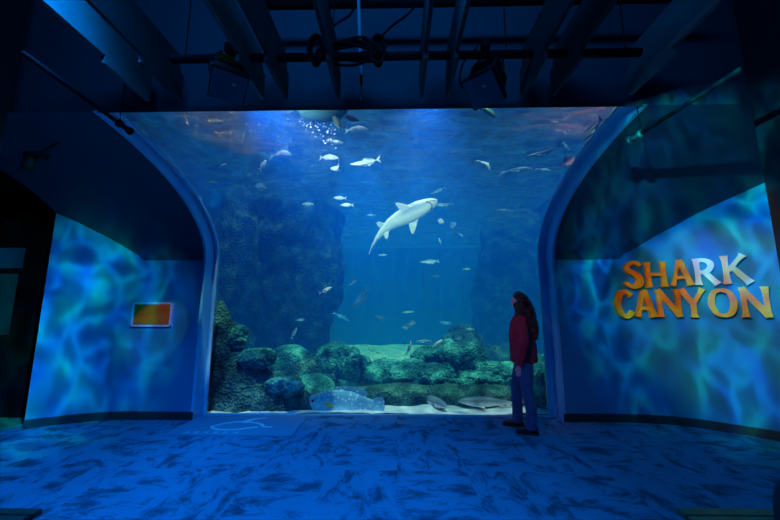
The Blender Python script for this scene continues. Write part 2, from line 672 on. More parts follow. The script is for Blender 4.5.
# ------------------------------------------------------------------ reef rocks
def rock(c, size, seed, mat, label, amp=0.28, freq=1.6, sub=5, cat='rock', holes=0.0, name='reef_rock', group='artificial reef rocks in the tank'):
    bm = bmesh.new()
    bmesh.ops.create_icosphere(bm, subdivisions=sub, radius=1)
    off = Vector((seed * 7.13, seed * 3.7, seed * 1.9))
    for vtx in bm.verts:
        p = vtx.co.copy()
        q = Vector((p.x * size[0], p.y * size[1], p.z * size[2]))
        d = noise.noise(q * freq + off) * 1.0 + 0.55 * noise.noise(q * freq * 2.3 + off) + 0.3 * noise.noise(q * freq * 5.1 + off) + 0.18 * noise.noise(q * freq * 11 + off)
        if holes:
            h = noise.noise(q * 2.6 + off * 1.7)
            if h > 0.22:
                d -= (h - 0.22) * holes
        k = 1 + amp * d
        vtx.co = Vector((q.x * k, q.y * k, q.z * k))
    me = bpy.data.meshes.new(name)
    bm.to_mesh(me)
    bm.free()
    me.shade_smooth()
    me.materials.append(mat)
    o = bpy.data.objects.new(name, me)
    COL.objects.link(o)
    o.location = c
    return tag(o, label, cat, group)


def rk(x, y, Y, wpx, hpx, dy, seed, mat, label, **kw):
    c = at(x, y, Y)
    s = Y / FPX
    return rock(c, (wpx * s / 2, dy, hpx * s / 2), seed, mat, label, **kw)


# ------------------------------------------------------------------ (reef list)
rk(212, 370, 5.5, 60, 130, .3, 1, M_ROCK, 'tall sloping dark rock against the left end of the window', amp=.2, freq=1.3)
rk(238, 396, 5.45, 74, 80, .28, 2, M_ROCK, 'dark middle rock of the slope on the left of the window', amp=.2)
rk(270, 410, 5.4, 84, 46, .25, 23, M_ROCK, 'low dark rock at the foot of the slope on the left of the window', amp=.2)
rk(236, 339, 5.5, 24, 24, .2, 3, M_CORAL, 'small green coral lump high on the left rock slope', name='coral_lump', cat='coral', group='coral lumps on the reef', amp=.4, freq=3.5)
rk(256, 358, 5.4, 34, 20, .2, 4, M_CORAL, 'green coral ridge halfway down the left rock slope', name='coral_lump', cat='coral', group='coral lumps on the reef', amp=.4, freq=3.5)
rk(283, 386, 5.3, 34, 22, .2, 5, M_CORAL, 'green coral lump at the foot of the left rock slope', name='coral_lump', cat='coral', group='coral lumps on the reef', amp=.4, freq=3.5)
rk(290, 359, 7.0, 40, 28, .4, 6, M_CORAL, 'round domed brain coral rock left of the taller dome', amp=.12, freq=2.2, name='brain_coral', cat='coral', group='coral domes on the reef')
rk(334, 360, 7.0, 36, 36, .4, 7, M_CORAL, 'tallest round coral dome on the left side of the reef', amp=.14, freq=2.2, name='brain_coral', cat='coral', group='coral domes on the reef')
rk(314, 387, 6.3, 40, 24, .35, 8, M_CORAL, 'low coral dome in front of the left reef, above the spotted fish head', amp=.14, freq=2.2, name='brain_coral', cat='coral', group='coral domes on the reef')
rk(318, 386, 6.9, 120, 56, .4, 9, M_ROCK, 'wide dark rock carrying the two coral domes', amp=.22)
rk(352, 372, 6.8, 40, 44, .4, 10, M_CORAL, 'knobbly green rock sloping down right of the tall coral dome', amp=.34, freq=2.4)
rk(325, 408, 5.6, 130, 30, .2, 24, M_ROCK, 'dark rock behind the big spotted fish', amp=.2)
rk(382, 376, 6.8, 60, 28, .45, 11, M_CORAL, 'low green coral ledge in the middle of the reef', amp=.34, freq=2.6)
rk(452, 366, 6.6, 66, 44, .45, 12, M_CORAL, 'big pitted green coral boulder right of the middle', amp=.3, freq=2.2, holes=4.5)
rk(420, 376, 6.45, 70, 30, .45, 13, M_CORAL, 'green coral ledge below the pitted boulder', amp=.34, freq=2.6)
rk(485, 378, 6.5, 76, 32, .5, 14, M_CORAL, 'green coral ledge reaching right towards the visitor', amp=.34, freq=2.6)
rk(532, 376, 6.6, 56, 40, .5, 15, M_CORAL, 'green coral rock at the right end of the reef behind the visitor', amp=.3, freq=2.4)
rk(462, 350, 8.6, 40, 44, .6, 16, M_ROCK, 'dim bluish rock rising behind the pitted boulder', amp=.25)
rk(505, 366, 9.0, 80, 40, .6, 17, M_ROCK, 'dim low rock far behind the right reef ledge', amp=.25)
rk(462, 399, 5.85, 190, 26, .36, 18, M_ROCK, 'long dark rock base under the right coral ledge', amp=.2)
rk(392, 398, 5.85, 90, 28, .36, 25, M_ROCK, 'dark rock base under the low middle ledge', amp=.2)
rk(546, 398, 5.5, 24, 50, .25, 19, M_CORAL, 'green rock beside the right window frame', amp=.25)
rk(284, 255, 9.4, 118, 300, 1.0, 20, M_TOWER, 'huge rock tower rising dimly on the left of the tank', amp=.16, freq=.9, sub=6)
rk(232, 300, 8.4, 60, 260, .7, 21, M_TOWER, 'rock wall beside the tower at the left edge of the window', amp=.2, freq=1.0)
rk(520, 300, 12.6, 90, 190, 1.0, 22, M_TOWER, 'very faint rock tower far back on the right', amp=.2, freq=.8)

# ------------------------------------------------------------------ fish
def fish_mat(name, back, belly, rough=0.35, spots=0.0):
    m = new_mat(name)
    g = NT(m.node_tree)
    out = g.n('ShaderNodeOutputMaterial')
    p = g.n('ShaderNodeBsdfPrincipled')
    p.inputs['Roughness'].default_value = rough
    p.inputs['Metallic'].default_value = 0.0
    tc = g.n('ShaderNodeTexCoord')
    se = g.n('ShaderNodeSeparateXYZ')
    g.l(tc.outputs['Object'], se.inputs[0])
    nz = g.noise(tc.outputs['Object'], 9 if not spots else 14, 3)
    zz = g.math('ADD', se.outputs[2], g.math('MULTIPLY', g.math('SUBTRACT', nz.outputs[0], 0.5), 0.12))
    c = g.ramp(g.math('ADD', g.math('MULTIPLY', zz, 4.0), 0.5), [(0.35, belly), (0.85, back)])
    if spots:
        vo = g.n('ShaderNodeTexVoronoi')
        vo.inputs['Scale'].default_value = 22
        g.l(tc.outputs['Object'], vo.inputs['Vector'])
        c = g.mixc(g.ramp(vo.outputs['Distance'], [(0.22, (1, 1, 1)), (0.38, (0, 0, 0))]), c, (0.75, 0.9, 0.95))
    g.l(c, p.inputs['Base Color'])
    g.l(p.outputs[0], out.inputs[0])
    return m


M_WHITE = fish_mat('silver_white_fish_skin', (0.75, 0.8, 0.85), (0.95, 0.97, 1.0), 0.3)
M_SILV = fish_mat('silver_blue_fish_skin', (0.15, 0.35, 0.5), (0.55, 0.75, 0.85), 0.35)
M_BLUE = fish_mat('bright_blue_fish_skin', (0.05, 0.35, 0.9), (0.2, 0.6, 0.95), 0.4)
M_DIM = fish_mat('grey_fish_skin', (0.06, 0.14, 0.2), (0.3, 0.45, 0.5), 0.5)
M_GREEN = fish_mat('greenish_fish_skin', (0.1, 0.4, 0.35), (0.5, 0.8, 0.6), 0.5)
M_PINK = fish_mat('pinkish_fish_skin', (0.6, 0.5, 0.65), (0.9, 0.8, 0.9), 0.4)
M_EYE = simple('black_eye', (0.005, 0.005, 0.008), 0.15)
M_GROUP = fish_mat('spotted_grouper_skin', (0.16, 0.5, 0.6), (0.3, 0.7, 0.8), 0.6, spots=1.0)


def fin(pts, th, bend=None):
    """thin solid fin from an outline in the X-Z plane, sharper at the rim"""
    mb = MB()
    n = len(pts)
    f = bend or (lambda x: 0.0)
    A = [(x, f(x) - th / 2, z) for x, z in pts]
    B = [(x, f(x) + th / 2, z) for x, z in pts]
    mb.add(A + B, [tuple(range(n))[::-1], tuple(range(n, 2 * n))] + [(i, (i + 1) % n, n + (i + 1) % n, n + i) for i in range(n)])
    return mb


def spheroid(mb, c, r, n=8, m=6):
    rings = []
    for i in range(m + 1):
        t = PI * i / m
        rr = max(0.02, math.sin(t))
        rings.append([(c[0] + r[0] * rr * math.cos(2 * PI * k / n), c[1] + r[1] * rr * math.sin(2 * PI * k / n), c[2] + r[2] * math.cos(t)) for k in range(n)])
    return mb.rings(rings)


FISH_PROFILES = {
    # t, upper height, lower height, half width   (unit length)
    'jack': [(0, .01, .01, .01), (.04, .045, .04, .03), (.12, .085, .075, .05), (.25, .125, .115, .07), (.4, .14, .135, .075), (.55, .12, .12, .062), (.7, .075, .075, .04), (.8, .035, .035, .02), (.86, .022, .022, .013)],
    'slim': [(0, .008, .008, .008), (.05, .03, .028, .022), (.15, .055, .05, .038), (.3, .075, .07, .05), (.5, .075, .07, .05), (.65, .055, .05, .036), (.78, .03, .028, .02), (.86, .016, .016, .011)],
    'round': [(0, .015, .015, .01), (.05, .08, .06, .03), (.14, .16, .13, .05), (.28, .23, .21, .065), (.45, .25, .24, .065), (.6, .21, .20, .05), (.72, .12, .11, .03), (.8, .045, .04, .018), (.86, .035, .035, .014)],
    'grouper': [(0, .03, .03, .03), (.05, .07, .07, .06), (.14, .11, .11, .09), (.28, .15, .15, .12), (.45, .165, .155, .125), (.6, .15, .135, .10), (.72, .105, .095, .07), (.82, .07, .065, .04), (.87, .065, .06, .03)],
}


def make_fish(kind, mat, curve, label, cat='fish', group=None, name='reef_fish'):
    root = empty(name, (0, 0, 0), label, cat, group)
    prof = FISH_PROFILES[kind]
    def by(x):               # lateral bend; x from +.5 (nose) to -.5 (tail)
        t = (0.5 - x)
        return curve * max(0, t - .25) ** 2 * 1.4
    rings = []
    n = 12
    for t, hu, hl, w in prof:
        x = 0.5 - t
        ring = []
        for k in range(n):
            a = 2 * PI * k / n
            s = math.sin(a)
            ring.append((x, by(x) + w * math.cos(a), (hu if s > 0 else hl) * s))
        rings.append(ring)
    MB().rings(rings).build('body', mat, root, smooth=True)
    k = {'jack': 1, 'slim': .8, 'round': 1.0, 'grouper': 1}[kind]
    if kind == 'grouper':
        tail = [(-.34, .06), (-.40, .09), (-.48, .105), (-.5, .06), (-.505, 0), (-.5, -.06), (-.48, -.10), (-.40, -.085), (-.34, -.055)]
        dors = [(.18, .14), (.12, .19), (0, .205), (-.12, .205), (-.24, .17), (-.29, .13), (-.26, .08), (0, .13)]
        anal = [(-.10, -.12), (-.20, -.175), (-.27, -.15), (-.28, -.09), (-.2, -.09)]
    elif kind == 'round':
        tail = [(-.33, .03), (-.42, .10), (-.5, .15), (-.47, .05), (-.46, 0), (-.47, -.05), (-.5, -.15), (-.42, -.10), (-.33, -.03)]
        dors = [(.2, .2), (.1, .28), (-.05, .31), (-.2, .28), (-.28, .16), (-.26, .06), (0, .2)]
        anal = [(0, -.23), (-.1, -.30), (-.22, -.27), (-.28, -.14), (-.24, -.06), (-.05, -.2)]
    else:
        tail = [(-.34, .018), (-.40, .07 * k), (-.5, .17 * k), (-.46, .05), (-.43, 0), (-.46, -.05), (-.5, -.17 * k), (-.40, -.07 * k), (-.34, -.018)]
        dors = [(.12, .11 * k), (.05, .20 * k), (-.02, .16 * k), (-.15, .13 * k), (-.27, .07 * k), (-.28, .03), (-.1, .09 * k)]
        anal = [(-.06, -.10 * k), (-.10, -.18 * k), (-.16, -.12 * k), (-.27, -.06), (-.27, -.03), (-.1, -.08 * k)]
    fin(tail, .012, by).build('tail_fin', mat, root)
    fin(dors, .012, by).build('dorsal_fin', mat, root)
    fin(anal, .012, by).build('anal_fin', mat, root)
    w = max(p[3] for p in prof)
    for s in (-1, 1):
        pf = fin([(.17, -.03), (.08, .01), (-.02, -.02), (-.03, -.08), (.06, -.09), (.15, -.06)], .010)
        pf.build('pectoral_fin', mat, root, M=Matrix.Translation((0, s * w * .9, 0)) @ Matrix.Rotation(s * R(28), 4, 'X'))
        e = MB()
        hu = prof[2][1]
        spheroid(e, (.5 - .10, s * prof[2][3] * .86, .25 * hu), (.016, .012, .016))
        e.build('eye', M_EYE, root, smooth=True)
    return root


# fish: x, y, length px, distance, kind, material, facing (1 right, -1 left), nose-up degrees, turn away degrees, bend, label
F = [
    (357, 128, 24, 5.6, 'jack', 'W', 1, -2, 15, .6, 'white silver fish nearest the surface just right of the turtle flipper'),
    (335, 142, 18, 6.0, 'jack', 'W', 1, -4, 10, 0, 'small white fish under the turtle flipper'),
    (329, 157, 21, 5.8, 'jack', 'W', 1, -3, 10, .3, 'white fish in the middle of the column of white fish'),
    (339, 169, 22, 5.8, 'jack', 'W', -1, 12, 20, 1.2, 'white fish with raised tail at the bottom of the white group'),
    (366, 163, 34, 5.6, 'slim', 'W', -1, -2, 5, .3, 'long slender white fish, longest of the group near the surface'),
    (282, 151, 21, 5.8, 'jack', 'W', 1, -14, 25, 1.8, 'white fish nosing down to the right on the left of the white group'),
    (263, 165, 15, 5.9, 'jack', 'W', 1, 62, 45, 0, 'small white fish pointing up, left of the white group'),
    (222, 165, 10, 6.0, 'slim', 'W', 1, 30, 20, .8, 'tiny pale fish near the upper left edge of the window'),
    (243, 137, 13, 5.8, 'slim', 'W', -1, -70, 30, 0, 'tiny pale fish diving below the ripples at upper left'),
    (260, 187, 16, 6.6, 'round', 'S', -1, 8, 20, 0, 'pale cyan fish highest along the left rock tower'),
    (308, 204, 13, 7.0, 'jack', 'S', -1, 0, 5, 0, 'pale blue fish facing left in front of the rock tower top'),
    (340, 198, 14, 6.8, 'jack', 'W', -1, 4, 5, 0, 'upper fish of the pale pair left of the shark'),
    (347, 205, 14, 6.8, 'jack', 'W', -1, 0, 5, 0, 'lower fish of the pale pair left of the shark'),
    (371, 215, 9, 8.6, 'jack', 'S', -1, 0, 5, 0, 'tiny dim blue fish just left of the shark body'),
    (248, 260, 14, 8.0, 'slim', 'D', 1, -12, 10, 0, 'dim slender fish over the left rock tower'),
    (326, 290, 13, 7.0, 'jack', 'P', 1, 28, 25, .8, 'pinkish white fish at the right edge of the rock tower'),
    (363, 298, 27, 6.4, 'jack', 'B', -1, -38, 15, 1.0, 'bright blue fish diving left in open water'),
    (352, 283, 11, 9.0, 'jack', 'D', 1, 30, 10, 0, 'dim fish just above the bright blue fish'),
    (341, 283, 9, 9.5, 'jack', 'D', -1, 20, 10, 0, 'fainter dim fish left of the one above the bright blue fish'),
    (430, 262, 20, 7.4, 'slim', 'S', -1, 0, 8, .5, 'slender pale fish below and right of the shark'),
    (467, 269, 9, 8.4, 'jack', 'S', 1, 0, 5, 0, 'tiny pale fish farthest right below the shark'),
    (408, 312, 11, 8.6, 'slim', 'S', 1, 2, 5, 0, 'small slim fish highest over the gap in the reef'),
    (412, 323, 9, 8.6, 'round', 'D', 1, 10, 15, 0, 'right one of two tiny round fish over the reef gap'),
    (406, 327, 9, 8.6, 'round', 'D', -1, 0, 15, 0, 'left one of two tiny round fish over the reef gap'),
    (446, 323, 13, 7.8, 'jack', 'B', 1, -10, 10, 0, 'blue fish alone above the pitted coral boulder'),
    (424, 341, 17, 6.8, 'slim', 'S', -1, -6, 10, .4, 'silver fish swimming left just over the coral ledge'),
    (436, 346, 18, 6.6, 'jack', 'P', 1, 40, 15, 0, 'pale fish rising to the right above the pitted boulder'),
    (410, 348, 14, 6.8, 'slim', 'P', 1, 80, 30, .6, 'pinkish fish standing almost upright over the reef'),
    (415, 350, 8, 7.0, 'slim', 'S', 1, 50, 20, 0, 'tiny fish touching the upright pinkish fish'),
    (374, 351, 14, 7.2, 'slim', 'G', 1, -22, 10, 0, 'greenish fish above the low middle ledge'),
    (343, 317, 16, 8.4, 'slim', 'B', 1, -35, 20, 2.0, 'dim curved blue fish right of the rock tower foot'),
    (384, 318, 20, 9.6, 'slim', 'D', -1, 12, 20, 2.0, 'faint curved fish in the open blue middle of the tank'),
    (294, 333, 12, 8.0, 'jack', 'S', 1, 65, 20, 0, 'small upright fish above the left coral dome'),
    (300, 320, 9, 8.0, 'jack', 'S', 1, 0, 20, 0, 'tiny pale fish above the small upright fish'),
    (487, 163, 19, 5.6, 'slim', 'W', 1, -66, 20, 1.0, 'thin pale fish standing on its nose right of centre'),
    (525, 167, 24, 5.8, 'slim', 'S', 1, -14, 20, 1.6, 'arched slim fish below the dark surface fish on the right'),
    (542, 154, 30, 5.5, 'slim', 'D', -1, -4, 10, .8, 'dark long fish with bright back at upper right'),
    (547, 169, 14, 6.0, 'slim', 'S', 1, -30, 20, 1.0, 'small fish right of the arched slim fish'),
    (566, 146, 12, 5.6, 'slim', 'W', -1, 60, 20, 0, 'thin bright fish pointing up near the right frame'),
    (570, 160, 18, 5.2, 'round', 'D', 1, 35, 25, .5, 'dark round fish touching the right window frame'),
    (592, 131, 28, 4.6, 'jack', 'D', -1, -50, 10, .3, 'large dark fish slanting along the upper right frame'),
    (555, 122, 9, 5.2, 'jack', 'W', 1, 0, 10, 0, 'tiny white fish under the ripples at upper right'),
    (438, 191, 17, 7.6, 'slim', 'S', -1, -16, 10, .4, 'silver fish just above the snout of the shark'),
    (443, 205, 24, 8.0, 'slim', 'D', -1, 2, 8, .3, 'dim slim fish just right of the snout of the shark'),
    (441, 221.5, 10, 6.8, 'round', 'W', 1, -4, 40, 0, 'small white oval fish below the head of the shark'),
    (453, 225, 11, 7.6, 'round', 'S', 1, 30, 35, 0, 'small blue fish right of the white oval fish'),
    (461, 235, 7, 7.8, 'jack', 'S', 1, -30, 20, 0, 'tiny fish below the small blue fish right of the shark'),
    (440, 241, 7, 7.6, 'jack', 'S', 1, -70, 20, 0, 'tiny upright fish below the belly of the shark'),
    (383, 255, 9, 8.0, 'slim', 'S', 1, 0, 10, 0, 'tiny slim fish below the tail of the shark'),
    (503, 210, 16, 9.0, 'slim', 'D', 1, 4, 10, 0, 'faint slim fish in open water left above the visitor'),
    (436, 276, 10, 9.8, 'slim', 'D', 1, 0, 10, 0, 'very faint fish in the middle of the open water'),
    (459, 338, 8, 8.0, 'round', 'D', 1, 0, 30, 0, 'dim dot of a fish above the dim rock behind the boulder'),
    (213, 182, 12, 6.4, 'slim', 'D', -1, 6, 10, 0, 'dim fish close to the upper part of the left frame'),
    (470, 329, 8, 8.2, 'jack', 'G', -1, 0, 20, 0, 'tiny greenish fish right above the pitted coral boulder'),
]
MATS = {'W': M_WHITE, 'S': M_SILV, 'B': M_BLUE, 'D': M_DIM, 'G': M_GREEN, 'P': M_PINK}
protos = {}
for (x, y, L, Y, kind, mk, face, up, turn, cv, label) in F:
    key = (kind, mk, cv)
    if key not in protos:
        o = protos[key] = make_fish(kind, MATS[mk], cv, label, group='fish swimming in the tank')
    else:
        o = copy_tree(protos[key])
        o['label'] = label
    o.location = at(x, y, Y)
    s = L * Y / FPX
    o.scale = (s, s, s)
    o.rotation_euler = (0, -R(up), (0 if face > 0 else PI) + R(turn) * (1 if face > 0 else -1))

# grouper by the glass
gr = make_fish('grouper', M_GROUP, 0.15, 'big spotted fish with a fan tail lying at the bottom of the glass', name='grouper')
c = at(345, 403.5, 5.3)
gr.location = c
gr.scale = (1.2, 0.7, 1.22)
gr.rotation_euler = (0, 0, PI - R(6))
yf = make_fish('jack', simple('yellow_fish_skin', (0.75, 0.65, 0.1), .5), 0, 'small yellow fish beside the head of the big spotted fish', name='reef_fish', group='fish swimming in the tank')
yf.location = at(329, 405, 5.22)
s = 12 * 5.22 / FPX
yf.scale = (s, s, s)
yf.rotation_euler = (0, R(25), 0)


# ------------------------------------------------------------------ sharks
def shark_mat():
    m = new_mat('shark_skin')
    g = NT(m.node_tree)
    out = g.n('ShaderNodeOutputMaterial')
    p = g.n('ShaderNodeBsdfPrincipled')
    p.inputs['Roughness'].default_value = 0.5
    tc = g.n('ShaderNodeTexCoord')
    se = g.n('ShaderNodeSeparateXYZ')
    g.l(tc.outputs['Object'], se.inputs[0])
    nz = g.noise(tc.outputs['Object'], 12, 4)
    z = g.math('ADD', se.outputs[2], g.math('MULTIPLY', g.math('SUBTRACT', nz.outputs[0], .5), .03))
    c = g.ramp(g.math('ADD', g.math('MULTIPLY', z, 10.0), 0.5), [(0.35, (0.92, 0.92, 0.95)), (0.75, (0.2, 0.3, 0.36))])
    g.l(c, p.inputs['Base Color'])
    g.l(p.outputs[0], out.inputs[0])
    return m


M_SHARK = shark_mat()
M_MOUTH = simple('dark_mouth', (0.05, 0.03, 0.04), 0.6)


def make_shark(curve, label, mat=None, tips=None, group=None, spread=1.0):
    mat = mat or M_SHARK
    root = empty('shark', (0, 0, 0), label, 'shark', group)
    def by(x):
        t = 0.5 - x
        return curve * max(0, t - .45) ** 2.0
    prof = [(0, .008, .008, .010), (.02, .024, .012, .026), (.06, .042, .028, .045), (.12, .058, .045, .060), (.2, .072, .062, .072), (.3, .082, .075, .076),
            (.42, .080, .070, .068), (.54, .064, .055, .052), (.66, .044, .036, .034), (.76, .028, .022, .021), (.84, .018, .015, .014), (.9, .012, .012, .009), (.98, .006, .006, .004)]
    rings = []
    n = 16
    for t, hu, hl, w in prof:
        x = .5 - t
        zl = 0.0 if t < .84 else (t - .84) * .55
        rings.append([(x, by(x) + w * math.cos(2 * PI * k / n), zl + (hu if math.sin(2 * PI * k / n) > 0 else hl) * math.sin(2 * PI * k / n)) for k in range(n)])
    MB().rings(rings).build('body', mat, root, smooth=True)
    th = .007
    fin([(-.32, .012), (-.40, .05), (-.50, .125), (-.485, .07), (-.46, .045), (-.42, .01), (-.40, -.05), (-.36, -.03), (-.33, -.012)], th, by).build('tail_fin', mat, root)
    fin([(.12, .07), (.04, .15), (-.005, .155), (.0, .10), (-.02, .07), (.05, .06)], th, by).build('dorsal_fin', mat, root)
    fin([(-.16, .035), (-.20, .075), (-.225, .08), (-.225, .05), (-.235, .028)], th, by).build('dorsal_fin', mat, root)
    fin([(-.20, -.02), (-.24, -.055), (-.265, -.05), (-.265, -.02)], th, by).build('anal_fin', mat, root)
    for s in (-1, 1):
        def flat(pts, z0, dz):
            mb = MB()
            k = len(pts)
            A = [(x, s * y + by(x) * .5, z0 + dz * y - .004) for x, y in pts]
            B = [(x, s * y + by(x) * .5, z0 + dz * y + .004) for x, y in pts]
            return mb.add(A + B, [tuple(range(k)), tuple(range(k, 2 * k))[::-1]] + [(i, (i + 1) % k, k + (i + 1) % k, k + i) for i in range(k)])
        flat([(.26, .055), (.21, .10 * spread), (.15, .145 * spread), (.125, .15 * spread), (.13, .11), (.14, .055)], -.03, -.18).build('pectoral_fin', mat, root)
        flat([(-.08, .035), (-.12, .08), (-.15, .085), (-.155, .03)], -.03, -.2).build('pelvic_fin', mat, root)
        e = MB()
        spheroid(e, (.405, s * .047, .018), (.008, .005, .008))
        e.build('eye', M_EYE, root, smooth=True)
        gm = MB()
        for k in range(5):
            xx = .275 - k * .016
            gm.box((xx - .0015, s * .071 - .003, -.03), (xx + .0015, s * .071 + .004, .022))
        gm.build('gill_slits', M_MOUTH, root)
    mo = MB()
    pts = [(.435 - .045 * (1 - math.cos(a)) * 1.2, .040 * math.sin(a), -.030 - .002 * 0) for a in [(-1.25 + 2.5 * k / 12) for k in range(13)]]
    pts = [(x, y, -.028 - .010 * (1 - abs(y) / .04)) for x, y, z in pts]
    mo.tube(pts, .004, 6)
    mo.build('mouth', M_MOUTH, root, smooth=True)
    if tips:
        for t in tips:
            pass
    return root


sh = make_shark(.75, 'large pale shark gliding up to the right, white belly towards the viewer')
p0 = at(437.5, 200.5, 6.6)
p1 = at(366, 235, 7.2)
Fv = (p0 - p1).normalized()
Bv = Vector((0.10, -0.86, -0.50))
Bv = (Bv - Fv * Bv.dot(Fv)).normalized()
Zv = -Bv
Yv = Zv.cross(Fv)
Lsh = (p0 - p1).length * 1.19
Mx = Matrix(((Fv.x, Yv.x, Zv.x), (Fv.y, Yv.y, Zv.y), (Fv.z, Yv.z, Zv.z))).to_4x4()
sh.matrix_world = Matrix.Translation(p0 - Fv * 0.5 * Lsh) @ Mx @ Matrix.Diagonal((Lsh, Lsh * 1.22, Lsh * 1.2, 1))

for (x, y, Y, L, yaw, up, cv, lab) in (
        (428, 409, 5.6, 1.0, R(-62), 0, 2.0, 'small shark resting on the sand with its pale tail curving up left of the middle'),
        (492, 410, 5.45, 1.0, R(178), 0, .5, 'small dark finned shark resting on the sand beside the feet of the visitor')):
    s_ = make_shark(cv, lab, group='small sharks resting on the sand')
    p = at(x, y, Y)
    p.z = max(p.z, .07)
    s_.location = p
    s_.scale = (L, L, L)
    s_.rotation_euler = (0, -up, yaw)

# ------------------------------------------------------------------ turtle near the surface
M_SHELL = simple('green_turtle_shell', (0.015, 0.08, 0.08), 0.8, var=.3, vscale=5)
M_PLAST = simple('teal_turtle_belly', (0.015, 0.10, 0.10), 0.8, var=.2, vscale=3)
M_FLIP = simple('dark_flipper_skin', (0.006, 0.03, 0.04), 0.8, var=.4, vscale=10)
tu = empty('sea_turtle', at(322, 109, 4.2) + Vector((0, 0, .0)), 'green sea turtle under the surface, cut by the top edge of the window', 'turtle')
mb = MB()
spheroid(mb, (0, 0, .02), (.42, .32, .12), 20, 10)
mb.build('shell', M_SHELL, tu, smooth=True)
mb = MB()
spheroid(mb, (0, 0, -.06), (.36, .27, .07), 20, 10)
mb.build('belly', M_PLAST, tu, smooth=True)
mb = MB()
spheroid(mb, (-.52, 0, 0), (.11, .075, .07), 14, 8)
mb.build('head', M_FLIP, tu, smooth=True)


def flipper(base, tip, w, nm='flipper'):
    b, t = Vector(base), Vector(tip)
    d = t - b
    side = d.cross(Vector((0, 1, .2))).normalized()
    nrm = side.cross(d).normalized()
    rings = []
    for i in range(8):
        k = i / 7
        ww = w * (0.75 + .5 * math.sin(PI * min(1, k * 1.1))) * (1 - .75 * k ** 3)
        c = b + d * k
        rings.append([c + side * ww * math.cos(a) + nrm * .018 * math.sin(a) for a in [2 * PI * j / 10 for j in range(10)]])
    MB().rings(rings).build(nm, M_FLIP, tu, smooth=True)


base = tu.location
tu.scale = (.85, .85, .85)
f1 = at(338, 119, 4.15) - base
f2 = at(344, 134, 4.05) - base
flipper(f1 + Vector((-.03, .06, .05)), f2, .045)
flipper((-.2, .28, 0), (-.35, .65, .02), .06)
flipper((.35, .2, 0), (.55, .35, 0), .045)
flipper((.35, -.2, 0), (.6, -.12, .05), .04)

t2 = make_fish('jack', M_GREEN, 0.2, 'dark green fish half hidden by the top edge of the window on the right', group='fish swimming in the tank')
t2.location = at(484, 108, 4.2)
t2.scale = (.42, .42, .42)
t2.rotation_euler = (0, R(38), R(10))

# bubbles by the turtle
bub = MB()
rnd = random.Random(3)
for i in range(110):
    a = rnd.random()
    bx = 303 + a * 30 + rnd.gauss(0, 5)
    byy = 108 + a * 30 + rnd.gauss(0, 7)
    if byy < 107 or (bx > 318 and byy < 122):
        continue
    c = at(bx, byy, 4.35 + rnd.random() * .4)
    if c.z > 4.25:
        c.z = 4.25
    r_ = .004 + .009 * rnd.random() ** 2
    spheroid(bub, c, (r_ * rnd.uniform(1, 2), r_, r_), 6, 4)
M_BUB = simple('white_bubbles', (0.95, 0.95, 1.0), 0.1, var=.02)
tag(bub.build('air_bubbles', M_BUB, smooth=True), 'cloud of white sparkling bubbles beside the turtle at the surface', 'bubbles', kind='stuff')

# ------------------------------------------------------------------ floor sticker with the logo
stk = empty('floor_mat', (-1.96, 4.53, 0), 'flat blue floor mat with a lavender shark drawing at the foot of the window', 'mat')
mb = MB()
mb.box((-.745, -.375, 0.001), (.745, .375, .016))
mb.build('mat_panel', simple('blue_floor_panel', (0.20, 0.34, 0.52), 0.5, var=.06, vscale=2), stk, bevel=.004)
M_LAV = simple('lavender_print', (0.95, 0.85, 0.95), 0.6, var=.05)


def ribbon(mb, pts, ws, z0, z1):
    L, Rr = [], []
    for i, p in enumerate(pts):
        a = Vector(pts[max(0, i - 1)])
        b = Vector(pts[min(len(pts) - 1, i + 1)])
        d = (b - a).normalized()
        nrm = Vector((-d.y, d.x))
        w = ws[i] if isinstance(ws, (list, tuple)) else ws
        L.append(Vector(p[:2]) + nrm * w / 2)
        Rr.append(Vector(p[:2]) - nrm * w / 2)
    rings = [[(l.x, l.y, z0), (r.x, r.y, z0), (r.x, r.y, z1), (l.x, l.y, z1)] for l, r in zip(L, Rr)]
    return mb.rings(rings)


def c2(pts, n=6):
    return [(v.x, v.y) for v in catmull([(p[0], p[1], 0) for p in pts], n)]


lg = MB()
q = c2([(.42, -.10), (.30, -.08), (.25, .0), (.10, .07), (-.08, .09), (-.24, .02), (-.33, -.10), (-.22, -.19), (-.02, -.20), (.14, -.14), (.24, -.10)])
ribbon(lg, q, .045, .016, .018)
q = c2([(-.02, .06), (.03, .16), (.10, .23), (.22, .26)])
ribbon(lg, q, [.10 - .07 * i / (len(q) - 1) for i in range(len(q))], .016, .0182)
lg.build('shark_drawing', M_LAV, stk)

